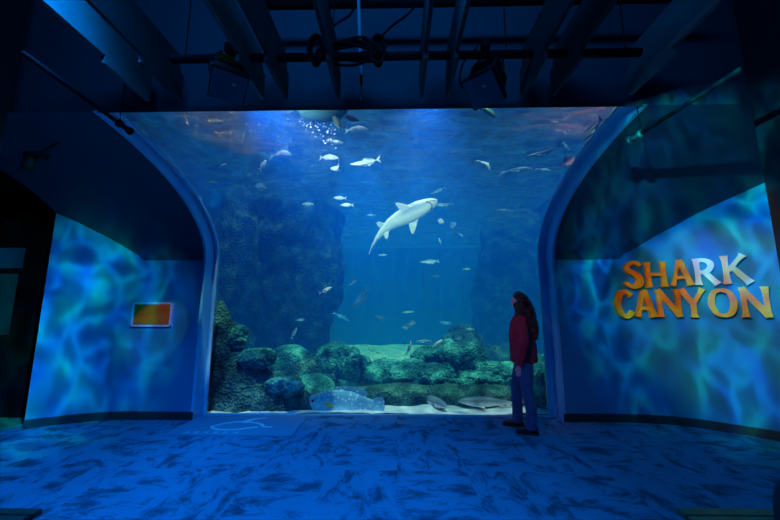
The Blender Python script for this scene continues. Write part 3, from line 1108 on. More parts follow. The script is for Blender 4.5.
# ------------------------------------------------------------------ lettering
def glyph(ch):
    """strokes in a unit-high box: list of (points, widths); widths flare at the ends"""
    w = .20
    def st(a, b, wa=.25, wm=.17, wb=.25, n=8):
        pts, ws = [], []
        for i in range(n + 1):
            t = i / n
            pts.append((a[0] + (b[0] - a[0]) * t, a[1] + (b[1] - a[1]) * t))
            e = abs(2 * t - 1) ** 4
            ws.append(wm + ((wa if t < .5 else wb) - wm) * e)
        return pts, ws
    def cu(pts, ws, n=6):
        q = c2(pts, n)
        m = len(q) - 1
        k = len(ws) - 1
        out = []
        for i in range(m + 1):
            f = i / m * k
            j = min(int(f), k - 1)
            out.append(ws[j] + (ws[j + 1] - ws[j]) * (f - j))
        return q, out
    if ch == 'S':
        return [cu([(.60, .80), (.48, .90), (.30, .91), (.14, .80), (.14, .66), (.30, .55), (.48, .44), (.56, .30), (.50, .14), (.32, .07), (.14, .12), (.03, .24)], [.16, .15, .16, .2, .24, .22, .16, .16])], .66
    if ch == 'H':
        return [st((.12, 0), (.12, 1)), st((.60, 0), (.60, 1)), st((.1, .5), (.6, .5), .14, .14, .14)], .72
    if ch == 'A':
        return [st((.08, 0), (.38, 1), .2, .13, .16), st((.40, 1), (.72, 0), .18, .20, .27), st((.2, .32), (.58, .32), .13, .13, .13)], .80
    if ch == 'R':
        return [st((.13, 0), (.13, 1)), cu([(.05, .93), (.34, .93), (.52, .84), (.56, .70), (.46, .54), (.30, .48), (.14, .48)], [.14, .15, .2, .2, .16, .12]), st((.32, .50), (.70, 0.0), .16, .2, .26)], .76
    if ch == 'K':
        return [st((.13, 0), (.13, 1)), st((.18, .45), (.64, 1.0), .14, .15, .24), st((.30, .58), (.74, 0), .18, .2, .27)], .80
    if ch == 'C':
        return [cu([(.64, .78), (.52, .90), (.36, .93), (.18, .80), (.10, .50), (.18, .20), (.36, .07), (.52, .10), (.66, .24)], [.2, .14, .16, .22, .22, .22, .16, .14, .16])], .70
    if ch == 'N':
        return [st((.11, 0), (.11, 1), .24, .15, .2), st((.66, 0), (.66, 1), .2, .15, .24), st((.08, .98), (.68, .02), .22, .2, .22)], .78
    if ch == 'Y':
        return [st((.36, .5), (.36, 0), .18, .17, .26), st((.06, 1), (.37, .45), .26, .2, .18), st((.66, 1), (.35, .45), .24, .14, .14)], .72
    if ch == 'O':
        return [cu([(.42, .935), (.20, .84), (.10, .5), (.20, .16), (.42, .065), (.64, .16), (.74, .5), (.64, .84), (.42, .935)], [.13, .17, .22, .17, .13, .17, .22, .17, .13])], .84
    if ch == 'E':
        return [st((.12, 0), (.12, 1)), st((.1, .94), (.55, .94), .12, .12, .16), st((.1, .5), (.45, .5), .12, .12, .14), st((.1, .06), (.56, .06), .12, .12, .16)], .6
    return [], .5


def letter_mb(ch, W, H, z0, z1):
    strokes, gw = glyph(ch)
    mb = MB()
    for k, (pts, ws) in enumerate(strokes):
        P = [((x / gw - .5) * W, (y - .5) * H) for x, y in pts]
        e = k * .0006
        ribbon(mb, P, [w_ * H * .92 for w_ in ws], z0, z1 + e)
    return mb


# faint printed word on the mat
wd = MB()
for i, ch in enumerate('AEREEN'):
    m = letter_mb(ch, .075, .055, .016, .0175)
    wd.add([(v[0] - .52 + i * .115, v[1] - .30, v[2]) for v in m.v], m.f)
wd.build('printed_word', M_LAV, stk)


def letter_mat(name, a, b, c, axis_mix=False):
    m = new_mat(name)
    g = NT(m.node_tree)
    out = g.n('ShaderNodeOutputMaterial')
    p = g.n('ShaderNodeBsdfPrincipled')
    p.inputs['Roughness'].default_value = 0.4
    tc = g.n('ShaderNodeTexCoord')
    nz = g.noise(tc.outputs['Object'], 3.5, 3)
    if axis_mix:
        se = g.n('ShaderNodeSeparateXYZ')
        g.l(tc.outputs['Object'], se.inputs[0])
        f = g.math('ADD', g.math('MULTIPLY', se.outputs[0], 3.0), .5)
        c_ = g.ramp(f, [(0.2, a), (0.5, b), (0.8, c)])
    else:
        c_ = g.ramp(nz.outputs[0], [(0.35, a), (0.5, b), (0.65, c)])
    g.l(c_, p.inputs['Base Color'])
    g.l(p.outputs[0], out.inputs[0])
    return m


M_YEL = letter_mat('yellow_letter_ripple_light', (1.0, 0.22, 0.005), (1.0, 0.38, 0.01), (1.0, 0.62, 0.02))  # orange to yellow patches: ripple light painted into the letter colour
M_PALE = letter_mat('white_letter', (0.8, 0.85, 0.9), (0.85, 0.9, 0.92), (0.95, 0.95, 0.95))
M_KLET = letter_mat('yellow_letter_pale_light', (0.95, 0.45, 0.02), (0.6, 0.7, 0.25), (0.6, 0.9, 0.75), True)  # pale right side is projected light painted as a gradient


def wall_hit(x, y, plan):
    """where the line of sight through pixel x,y meets the curved wall"""
    p = at(x, y, 1.0)
    t = p.x
    k = p.z - CAM_Z
    for a, b in zip(plan, plan[1:]):
        # a + s(b-a) with X = t*Y
        d = b - a
        den = d.x - t * d.y
        if abs(den) < 1e-9:
            continue
        s = (t * a.y - a.x) / den
        if -1e-6 <= s <= 1 + 1e-6:
            q = a + d * s
            return Vector((q.x, q.y, CAM_Z + k * q.y)), d.normalized()
    raise ValueError((x, y))


LET = [('S', 622, 640, 261, 289), ('H', 643, 666, 262.5, 287.5), ('A', 669, 691, 260.5, 286), ('R', 693, 718, 258.5, 285), ('K', 721, 751, 255.5, 284),
       ('C', 613, 631, 290, 318.5), ('A', 633, 653, 290, 317), ('N', 655, 681, 289.5, 317), ('Y', 680, 706, 289, 317.5), ('O', 708, 737, 288, 317.5), ('N', 740, 772, 287, 317.5)]
LLAB = ['yellow capital letter S starting the upper row on the right wall', 'yellow capital letter H in the upper row on the right wall',
        'yellow capital letter A in the upper row, left of the white R', 'white capital letter R in the upper row on the right wall',
        'yellow capital letter K with pale light painted on its right, ending the upper row', 'yellow capital letter C starting the lower row on the right wall',
        'yellow capital letter A in the lower row, right of the C', 'yellow capital letter N left of the Y in the lower row',
        'yellow capital letter Y in the lower row on the right wall', 'yellow round capital letter O in the lower row on the right wall',
        'yellow capital letter N ending the lower row on the right wall']
for (ch, x0, x1, y0, y1), lab in zip(LET, LLAB):
    a, _ = wall_hit(x0, (y0 + y1) / 2, PR)
    b, _ = wall_hit(x1, (y0 + y1) / 2, PR)
    ct, _ = wall_hit((x0 + x1) / 2, y0, PR)
    cb, _ = wall_hit((x0 + x1) / 2, y1, PR)
    W = (Vector((b.x, b.y)) - Vector((a.x, a.y))).length
    H = ct.z - cb.z
    d = Vector((b.x - a.x, b.y - a.y, 0)).normalized()
    nrm = Vector((d.y, -d.x, 0))           # towards the room
    if nrm.y > 0:
        nrm = -nrm
    c = (a + b) / 2
    c.z = (ct.z + cb.z) / 2
    c += nrm * 0.035
    mt = M_PALE if ch == 'R' else (M_KLET if ch == 'K' else M_YEL)
    m = letter_mb(ch, W, H, -.03, .03)
    o = m.build('sign_letter', mt)
    o.matrix_world = Matrix(((d.x, 0, nrm.x, c.x), (d.y, 0, nrm.y, c.y), (0, 1, 0, c.z), (0, 0, 0, 1)))
    tag(o, lab, 'letter', 'letters of the sign on the right wall')

# ------------------------------------------------------------------ framed panel on the left wall
a, _ = wall_hit(134, 314, PL)
b, _ = wall_hit(173.5, 314, PL)
ct, _ = wall_hit(154, 302.5, PL)
cb, _ = wall_hit(154, 326.5, PL)
d = Vector((b.x - a.x, b.y - a.y, 0)).normalized()
nrm = Vector((d.y, -d.x, 0))
c = (a + b) / 2
c.z = (ct.z + cb.z) / 2
Wp, Hp = (Vector((b.x - a.x, b.y - a.y))).length, ct.z - cb.z
pn = empty('wall_sign', c, 'small orange brown sign in a thin pale frame on the left wall', 'sign', rot=(0, 0, math.atan2(d.y, d.x)))
mb = MB()
mb.box((-Wp / 2, -.035, -Hp / 2), (Wp / 2, .02, Hp / 2))
mb.build('backing', simple('blue_sign_edge', (0.2, 0.45, 0.8), .4), pn, bevel=.006)
ms = new_mat('orange_sign_face')
g = NT(ms.node_tree)
out = g.n('ShaderNodeOutputMaterial')
p = g.n('ShaderNodeBsdfPrincipled')
nz = g.noise(g.coords((1.5, 1, 3)), 3.0, 3)
g.l(g.ramp(nz.outputs[0], [(0.35, (0.55, 0.14, 0.01)), (0.5, (0.35, 0.13, 0.02)), (0.65, (0.75, 0.10, 0.01))]), p.inputs['Base Color'])
p.inputs['Roughness'].default_value = .35
g.l(p.outputs[0], out.inputs[0])
mb = MB()
mb.box((-Wp / 2 + .03, -.042, -Hp / 2 + .03), (Wp / 2 - .03, -.03, Hp / 2 - .03))
mb.build('face', ms, pn)
mb = MB()
for (x0, x1, z0, z1) in ((-Wp / 2, Wp / 2, Hp / 2 - .02, Hp / 2), (-Wp / 2, Wp / 2, -Hp / 2, -Hp / 2 + .02), (-Wp / 2, -Wp / 2 + .02, -Hp / 2, Hp / 2), (Wp / 2 - .02, Wp / 2, -Hp / 2, Hp / 2)):
    mb.box((x0, -.048, z0), (x1, -.03, z1))
mb.build('frame', simple('pale_blue_frame', (0.35, 0.6, 0.9), .35), pn)

# ------------------------------------------------------------------ ceiling baffles
Y_END = 2.66
def baffle(tipx, light, lab, w=.03):
    p = at(tipx, 100, Y_END)
    X = p.x
    zl, zu, zt = 3.225, 3.285, 3.60
    poly = [(Y_END, zl), (Y_END + .0, zl + .02), (Y_END, 3.46), (Y_END - .04, 3.46), (Y_END - .10, zt), (-1.0, zt), (-1.0, zu), (2.2, zu), (2.2, zl)]
    mb = MB().prism(poly, 'x', X - w / 2, X + w / 2)
    o = mb.build('ceiling_baffle', M_FIN_LIT if light else M_FIN_SHADE)
    return tag(o, lab, 'baffle', 'boards hanging under the ceiling')


BLAB = [(148, 1, 'lit grey baffle board under the ceiling, farthest left'), (180, 0, 'shaded baffle board close behind the farthest left lit one'),
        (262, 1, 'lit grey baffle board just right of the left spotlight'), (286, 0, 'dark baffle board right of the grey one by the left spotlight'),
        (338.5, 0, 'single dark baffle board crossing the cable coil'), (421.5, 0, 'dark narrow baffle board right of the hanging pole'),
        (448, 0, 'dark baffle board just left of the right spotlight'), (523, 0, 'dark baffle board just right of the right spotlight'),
        (554, 0, 'shaded wide looking baffle board between the right spotlight and the far right grey board'), (631, 1, 'lit grey baffle board under the ceiling, farthest right')]
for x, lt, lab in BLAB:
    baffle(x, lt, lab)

# hanging thin pole
mb = MB()
p = at(361, 100, 2.62)
pole = empty('hanging_pole', (p.x, p.y, p.z), 'thin grey pole hanging under the ceiling left of the window middle', 'pole')
MB().tube([(p.x, p.y - 0, p.z), (p.x - .0, p.y - .0, p.z + .14)], .006).build('tip', simple('grey_rod', (.12, .2, .3), .5), pole, M=Matrix.Translation(-p))
MB().tube([(0, 0, .14), (0.0, -.02, .22)], .012).build('joint', M_BLACK, pole)
MB().tube([(0, -.02, .22), (-.0, -.45, 1.0)], .0135).build('rod', simple('blue_grey_tube', (.3, .5, .7), .5), pole)


# pipes
def pipe(name, a, b, r, lab, extra=None):
    root = empty(name, a, lab, 'pipe', 'black pipes under the ceiling')
    d = Vector(b) - Vector(a)
    MB().tube([(0, 0, 0), d], r, 12).build('tube', M_BLACK, root, smooth=True)
    return root, d


pa, pb = at(172, 54, 2.38), at(641, 58, 2.38)
pa.z = pb.z = (pa.z + pb.z) / 2
rt, d = pipe('lighting_pipe', pa, pb, .032, 'long black lighting pipe crossing above the window with the spotlights')
for t in (0.03, .35, .72, .97):
    MB().tube([d * t + Vector((0, 0, .03)), d * t + Vector((0, 0, 4.75 - pa.z))], .005, 6).build('hanger', M_BLACK, rt)
pa2, pb2 = at(262, 2, 2.45), at(700, 0, 2.45)
pa2.z = pb2.z = (pa2.z + pb2.z) / 2
rt, d = pipe('lighting_pipe', pa2, pb2, .04, 'upper black pipe at the very top of the picture')
for t in (0.03, .5, .97):
    MB().tube([d * t + Vector((0, 0, .03)), d * t + Vector((0, 0, 4.75 - pa2.z))], .005, 6).build('hanger', M_BLACK, rt)

M_PIPEG = simple('grey_green_pipe', (.04, .07, .06), .6)


def side_pipe(a, b, mat, lab):
    root = empty('rail_pipe', a, lab, 'pipe', 'rail pipes beside the window')
    d = Vector(b) - Vector(a)
    MB().tube([(0, 0, 0), d], .018, 10).build('tube', M_BLACK, root, smooth=True)
    MB().tube([d * .84, d * .99], .022, 10).build('sleeve', mat, root, smooth=True)
    for t in (.86, .985):
        MB().tube([d * (t - .012), d * (t + .012)], .036, 10).build('collar', mat, root, smooth=True)
    MB().tube([d * .86, d * .86 + Vector((0, 0, .5))], .004, 6).build('hanger', M_BLACK, root)
    return root


side_pipe(at(22, 52, 2.0), at(131, 132, 2.87), M_BLACK, 'black rail pipe along the upper left wall')
side_pipe(at(741, 69, 2.0), at(629, 141, 2.95), M_PIPEG, 'rail pipe with a greenish end along the upper right wall')


# ------------------------------------------------------------------ spotlights
M_LENS = simple('grey_teal_lens_plate', (.02, .06, .08), .4)
M_WARM = simple('warm_reflector', (.5, .2, .04), .25, metal=.6)
M_KNOB = simple('brass_knob', (.6, .5, .3), .3, metal=.8)


def spotlight(c, px, label, yaw, tilt, flip=1):
    """square-nosed theatre projector hung from the pipe; front plate looks down at the room"""
    root = empty('spotlight', c, label, 'spotlight', 'spotlights hanging from the lighting pipe')
    Mh = Matrix.Rotation(yaw, 4, 'Z') @ Matrix.Rotation(tilt, 4, 'X')
    mb = MB()
    rings = []
    for y, hw, hh in ((.17, .05, .05), (.14, .095, .09), (-.02, .105, .10), (-.10, .125, .12), (-.14, .125, .12)):
        rings.append([Mh @ Vector(q) for q in ((-hw, y, -hh), (hw, y, -hh), (hw, y, hh), (-hw, y, hh))])
    mb.rings(rings)
    h = mb.build('housing', M_BLACK, root, bevel=.006)
    MB().box((-.115, -.15, -.11), (.115, -.14, .11), Mh).build('front_plate', M_LENS, root, bevel=.003)
    mb = MB()
    for k in range(4):
        mb.box((-.085, -.0 + .03 * k, .098), (.085, .012 + .03 * k, .112), Mh)
    mb.build('cooling_ribs', M_WARM if flip > 0 else M_BLACK, root)
    mb = MB()
    spheroid(mb, Mh @ Vector((.03, -.152, .035)), (.016, .016, .012), 10, 6)
    mb.build('knob', M_KNOB, root, smooth=True)
    mb = MB()
    top = Vector((0, 0, px))
    for s in (-1, 1):
        e = Mh @ Vector((s * .118, .03, 0))
        mb.tube([e, Vector((e.x, e.y, px - .10)), Vector((0, 0, px - .06))], .009, 6)
    mb.build('yoke', M_BLACK, root)
    MB().tube([(0, 0, px - .08), (0, 0, px + .02)], .016, 8).build('clamp', M_BLACK, root)
    MB().box((-.03, -.04, px - .03), (.03, .045, px + .045)).build('hook', M_BLACK, root, bevel=.008)
    # supply cord
    MB().tube(catmull([Mh @ Vector((0, .16, 0)), Vector((-.16 * 1, .1, .02)), Vector((-.17, .03, .16)), Vector((-.06, .0, px))], 6), .008, 6).build('cord', M_BLACK, root, smooth=True)
    return root


c = at(228, 77, 2.30)
spotlight(c, pa.z - c.z, 'black square spotlight with orange glint hanging left under the pipe', R(35), R(60))
c = at(487, 81, 2.30)
spotlight(c, pa.z - c.z, 'black square spotlight hanging right under the pipe with a looped cord', R(-40), R(58), -1)

# small dark fixture on the upper left wall
c = at(35, 160, 3.05)
tl = empty('track_light', c, 'small dark track light on the upper left wall above the opening', 'lamp')
MB().box((-.10, -.03, .03), (.10, .05, .08)).build('mount', M_BLACK, tl, bevel=.008)
mb = MB().tube([(-.07, 0, -.10), (-.05, 0, .0), (-.04, 0, .04)], [.045, .05, .03], 12)
mb.build('lamp_head', M_BLACK, tl, smooth=True)
MB().tube([(.06, 0, .05), (.05, .0, .0), (.0, 0, -.01)], .012, 8).build('arm', M_BLACK, tl)
MB().tube([(0, .02, .08), (0, .25, .35)], .008, 6).build('stem', M_BLACK, tl)

# coil of cable on the pipe
cb = MB()
pc = at(350, 55, 2.33)
rnd = random.Random(5)
for k in range(6):
    pts = []
    ph = rnd.random() * 6
    for i in range(33):
        a = 2 * PI * i / 32
        cx = at(348 + rnd.uniform(-1, 1), 48, 2.33)
        rx, rz = .25 + .03 * math.sin(ph + k), .07 + .025 * math.sin(2 * k)
        pts.append((pc.x + rx * math.cos(a) + .02 * math.sin(3 * a + ph), 2.33 + .03 * math.sin(a * 2 + ph), pc.z + .035 + rz * math.sin(a) + .02 * math.cos(2 * a + ph)))
    cb.tube(pts, .010, 6)
for x0 in (316, 378):
    pq = at(x0, 48, 2.33)
    for k in range(3):
        pts = [(pq.x + (.07 - .01 * k) * math.cos(a) * .8, 2.31 + .02 * k, pq.z - .02 + .12 * math.sin(a)) for a in [2 * PI * i / 24 for i in range(25)]]
        cb.tube(pts, .010, 6)
o = cb.build('cable_coil', M_BLACK, smooth=True)
tag(o, 'loose coil of black cable wrapped round the lighting pipe', 'cable')
for (pts, lab) in (
        ([at(318, 40, 2.33), at(336, 24, 2.36), at(352, 12, 2.4), at(357, -12, 2.45)], 'black cable rising from the left side of the coil'),
        ([at(378, 40, 2.33), at(392, 26, 2.36), at(408, 14, 2.4), at(420, 0, 2.45)], 'black cable rising to the right from the coil')):
    p = catmull(pts, 6)
    tag(MB().tube(p, .009, 6).build('power_cable', M_BLACK, smooth=True), lab, 'cable', 'cables above the lighting pipe')

# ------------------------------------------------------------------ benches
def bench(x0, x1, y0, y1, lab, mwood):
    root = empty('bench', ((x0 + x1) / 2, (y0 + y1) / 2, 0), lab, 'bench', None)
    hx, hy = (x1 - x0) / 2, (y1 - y0) / 2
    n = 9
    for k in range(n):
        a = -hy + 2 * hy * k / n
        MB().box((-hx, a + .004, .42), (hx, a + 2 * hy / n - .006, .45)).build('slat', mwood, root, bevel=.003)
    for sx in (-1, 1):
        MB().box((sx * (hx - .05) - .03, -hy + .03, .0), (sx * (hx - .05) + .03, hy - .03, .415)).build('leg', M_END, root, bevel=.005)
    MB().box((-hx + .08, -.04, .34), (hx - .08, .04, .40)).build('stretcher', M_END, root)
    return root


M_END = simple('grey_bench_leg', (.2, .3, .4), .5)
M_WOOD = simple('brown_bench_slats', (.22, .12, .05), .45, var=.3, vscale=9)
M_WOODB = simple('black_bench_slats', (.02, .03, .02), .5, var=.3)
p = at(682, 507.5, 1.86)
bench(p.x, p.x + 1.6, 1.28, 1.91, 'wooden slatted bench end in the lower right corner', M_WOOD)
p = at(47, 513, 1.86)
bench(p.x - 1.5, p.x, 1.30, 1.84, 'black bench corner at the lower left edge', M_WOODB)
# dark rounded bag on the right bench
bg = empty('backpack', (1.92, 1.72, .452), 'dark rounded backpack standing on the right bench, cut by the picture edge', 'bag')
mb = MB()
rings = []
for i in range(9):
    t = i / 8
    r0 = .17 * (1 - .55 * t ** 3)
    rings.append([(r0 * 1.0 * math.copysign(abs(math.cos(a)) ** .7, math.cos(a)), .12 * (1 - .5 * t ** 3) * math.copysign(abs(math.sin(a)) ** .7, math.sin(a)), .002 + .24 * t) for a in [2 * PI * k / 16 for k in range(16)]])
mb.rings(rings)
mb.build('body', simple('dark_grey_cloth', (.05, .06, .09), .8, bump=.4), bg, smooth=True)
mb = MB()
mb.tube([(-.05, 0, .22), (-.04, 0, .28), (.04, 0, .28), (.05, 0, .22)], .01, 6).build('handle', M_BLACK, bg, smooth=True)

# ------------------------------------------------------------------ visitor
def skin(name, verts, edges, mat, parent, sub=2, root=0, disp=0):
    me = bpy.data.meshes.new(name)
    me.from_pydata([v[0] for v in verts], edges, [])
    me.materials.append(mat)
    o = bpy.data.objects.new(name, me)
    COL.objects.link(o)
    o.parent = parent
    bm = bmesh.new()
    bm.from_mesh(me)
    lay = bm.verts.layers.skin.verify()
    for i, vtx in enumerate(bm.verts):
        r = verts[i][1]
        vtx[lay].radius = r if isinstance(r, tuple) else (r, r)
        vtx[lay].use_root = (i in root if isinstance(root, (set, list, tuple)) else i == root)
    bm.to_mesh(me)
    bm.free()
    md = o.modifiers.new('skin', 'SKIN')
    md.use_smooth_shade = True
    ss = o.modifiers.new('sub', 'SUBSURF')
    ss.levels = ss.render_levels = sub
    return o


class Sk:
    def __init__(s):
        s.v, s.e = [], []

    def chain(s, pts, start=None):
        prev = start
        for p in pts:
            s.v.append(p)
            i = len(s.v) - 1
            if prev is not None:
                s.e.append((prev, i))
            prev = i
        return prev


M_SKIN = simple('pale_skin', (.72, .52, .45), .5, var=.05)
M_HAIR = simple('dark_brown_hair', (.05, .025, .02), .55, var=.5, vscale=30, bump=.9, bscale=60)
M_RED = simple('maroon_sweater', (.30, .02, .045), .85, var=.15, vscale=20, bump=.5, bscale=80)
M_JEAN = simple('blue_jeans', (.02, .12, .28), .8, var=.25, vscale=14, bump=.3, bscale=120)
M_SHOE = simple('dark_shoe_leather', (.05, .02, .03), .5)
M_SOLE = simple('dark_shoe_sole', (.03, .03, .03), .7)

per = empty('person', (1.565, 4.40, 0), 'person with long dark curly hair in a maroon sweater and jeans looking into the tank', 'person', rot=(0, 0, R(160)))
# local: facing +X, left side +Y
LF, RFt = (-.06, .10), (.10, -.13)      # ankles (x, y)
S = Sk()
pel = S.chain([((-.01, 0, .92), (.09, .07))])
ch = S.chain([((0, 0, 1.05), (.08, .07)), ((.0, 0, 1.20), (.09, .08)), ((-.01, 0, 1.33), (.08, .07)), ((-.015, 0, 1.40), .05), ((.0, 0, 1.445), .043), ((.024, 0, 1.485), .052), ((.040, 0, 1.510), (.068, .066)), ((.030, 0, 1.552), (.074, .078)), ((.018, 0, 1.59), (.064, .074)), ((.01, 0, 1.62), .042)], pel)
for s, (ax, ay) in ((1, LF), (-1, RFt)):
    S.chain([((0, s * .08, .86), .06), (((ax * .5), (s * .09 + ay) / 2, .68), .055), ((ax * .75 + .02, ay, .48), .042), ((ax - .01, ay, .32), .04), ((ax, ay, .10), .030), ((ax + .08, ay, .04), .025)], pel)
    a = S.chain([((-.01, s * .10, 1.32), .034), ((-.015, s * .165, 1.28), .036), ((-.02, s * .205, 1.06), .036), ((.03, s * .20, .83), .025)], 3)
    wr = S.chain([((.045, s * .20, .765), (.030, .018))], a)
    for k, (fx, ln) in enumerate(((.022, .065), (.008, .075), (-.006, .07), (-.02, .055))):
        S.chain([((.048 + fx, s * .198, .73), .0095), ((.056 + fx, s * .192, .73 - ln * .5), .0085), ((.052 + fx, s * .18, .73 - ln), .007)], wr)
    S.chain([((.075, s * .185, .755), .011), ((.09, s * .172, .72), .009)], wr)
body = skin('body', S.v, S.e, M_SKIN, per, 2)
# face features
mb = MB()
mb.rings([[(.084 + dx + .5 * r0 * math.cos(a), r0 * math.sin(a), z) for a in [2 * PI * k / 8 for k in range(8)]] for z, r0, dx in ((1.570, .006, -.004), (1.553, .010, .006), (1.537, .014, .016), (1.528, .013, .018), (1.522, .008, .008))])
mb.build('nose', M_SKIN, per, smooth=True)
mb = MB()
mb.box((.080, -.019, 1.500), (.099, .019, 1.508))
mb.build('mouth', simple('lips', (.5, .2, .2), .5), per, bevel=.003)
for s in (-1, 1):
    mb = MB()
    spheroid(mb, (.084, s * .030, 1.567), (.006, .010, .006), 8, 6)
    mb.build('eye', M_EYE, per, smooth=True)
# hair
H = Sk()
h0 = H.chain([((-.005, 0, 1.605), (.088, .090)), ((-.04, 0, 1.56), (.112, .105)), ((-.065, 0, 1.48), (.118, .105)), ((-.085, 0, 1.40), (.125, .10)), ((-.115, 0, 1.32), (.120, .085)), ((-.145, 0, 1.22), (.105, .07)), ((-.155, 0, 1.13), (.075, .05)), ((-.155, 0, 1.07), (.04, .03))])
for s in (-1, 1):
    H.chain([((.0, s * .07, 1.55), .058), ((.0, s * .09, 1.46), .058), ((.01, s * .095, 1.37), .052), ((.025, s * .09, 1.28), .030)], 1)
hair = skin('hair', H.v, H.e, M_HAIR, per, 3)
mb = MB()
rings = []
for i in range(15):
    t = PI * i / 14
    rings.append([(-.006 + .096 * math.sin(max(t, .03)) * math.cos(2 * PI * k / 24) - .035 * (1 - math.cos(t)) * .5, .097 * math.sin(max(t, .03)) * math.sin(2 * PI * k / 24), 1.607 + .075 * math.cos(t) - .035 * math.sin(t) * (1 - math.cos(2 * PI * k / 24)) * .5) for k in range(24)])
mb.rings(rings)
crown = mb.build('hair', M_HAIR, per, smooth=True)
tex = bpy.data.textures.new('curls', 'CLOUDS')
tex.noise_scale = .035
dm = hair.modifiers.new('curls', 'DISPLACE')
dm.texture = tex
dm.strength = .045
dm.mid_level = .5
dm = crown.modifiers.new('curls', 'DISPLACE')
dm.texture = tex
dm.strength = .018
# sweater
T = Sk()
roots = [0]
t0 = T.chain([((-.015, 0, .79), (.165, .155)), ((-.015, 0, .82), (.175, .165)), ((-.01, 0, .98), (.175, .16)), ((.0, 0, 1.18), (.165, .15)), ((-.005, 0, 1.31), (.145, .12)), ((-.01, 0, 1.385), (.09, .08)), ((-.003, 0, 1.42), (.066, .062))])
for s in (-1, 1):
    roots.append(len(T.v))
    T.chain([((-.005, s * .08, 1.34), .055), ((-.01, s * .145, 1.325), .072), ((-.025, s * .205, 1.20), .076), ((-.025, s * .222, 1.06), .072), ((.01, s * .218, .92), .066), ((.035, s * .205, .82), .058), ((.042, s * .20, .79), .048)])
sw = skin('sweater', T.v, T.e, M_RED, per, 2, root=roots)
tex2 = bpy.data.textures.new('folds', 'CLOUDS')
tex2.noise_scale = .12
dm = sw.modifiers.new('folds', 'DISPLACE')
dm.texture = tex2
dm.strength = .03
# jeans
J = Sk()
j0 = J.chain([((-.01, 0, .93), (.135, .125)), ((-.01, 0, .88), (.14, .125))])
for s, (ax, ay) in ((1, LF), (-1, RFt)):
    J.chain([((-.005, s * .075, .80), (.105, .10)), ((ax * .5, (s * .09 + ay) / 2, .66), .092), ((ax * .75 + .02, ay, .48), .074), ((ax - .005, ay, .30), .07), ((ax + .0, ay, .14), .066), ((ax + .01, ay, .06), .07), ((ax + .01, ay, .045), .066)], 1)
jn = skin('jeans', J.v, J.e, M_JEAN, per, 2)
dm = jn.modifiers.new('folds', 'DISPLACE')
dm.texture = tex2
dm.strength = .02
for s, (ax, ay) in ((1, LF), (-1, RFt)):
    rings = []
    for x, w, h in ((-.07, .025, .05), (-.055, .036, .075), (.0, .038, .09), (.06, .042, .075), (.11, .046, .055), (.155, .04, .042), (.18, .02, .03)):
        rings.append([(ax + x, ay + w * math.cos(a), .018 + h / 2 + h / 2 * math.sin(a) * (1 if math.sin(a) > 0 else .95)) for a in [2 * PI * k / 12 for k in range(12)]])
    sh_ = MB().rings(rings).build('shoe', M_SHOE, per, smooth=True)
    poly = [(ax - .075, ay - .03), (ax - .03, ay - .04), (ax + .1, ay - .05), (ax + .165, ay - .035), (ax + .187, ay), (ax + .165, ay + .035), (ax + .1, ay + .05), (ax - .03, ay + .04), (ax - .075, ay + .03)]
    so = MB().prism(poly, 'z', .001, .024).build('sole', M_SOLE, sh_)

# ------------------------------------------------------------------ exhibits down the hallway (lit tanks)
a = at(0, 248, 4.78)
b = at(21, 268, 4.78)
M_EX = emissive('distant_lit_tank', (.0, .10, .28), .2)
mb = MB()
mb.box((a.x - .6, 4.77, b.z), (b.x, 4.80, a.z))
struct(mb.build('window_2', M_EX))
a = at(0, 274, 4.78)
b = at(7, 335, 4.78)
mb = MB()
mb.box((a.x - .6, 4.77, b.z), (b.x, 4.80, a.z))
struct(mb.build('window_3', emissive('distant_teal_tank', (.0, .12, .2), .2)))


# ------------------------------------------------------------------ lights
def area(name, loc, rot, size, power, col, sy=None):
    d = bpy.data.lights.new(name, 'AREA')
    d.energy = power
    d.color = col
    d.size = size
    if sy:
        d.shape = 'RECTANGLE'
        d.size_y = sy
    o = bpy.data.objects.new(name, d)
    COL.objects.link(o)
    o.location = loc
    o.rotation_euler = rot
    return o


def spot(name, loc, target, power, col, angle, blend=.5, radius=.05):
    d = bpy.data.lights.new(name, 'SPOT')
    d.energy = power
    d.color = col
    d.spot_size = R(angle)
    d.spot_blend = blend
    d.shadow_soft_size = radius
    o = bpy.data.objects.new(name, d)
    COL.objects.link(o)
    o.location = loc
    o.rotation_euler = (Vector(target) - Vector(loc)).to_track_quat('-Z', 'Y').to_euler()
    return o


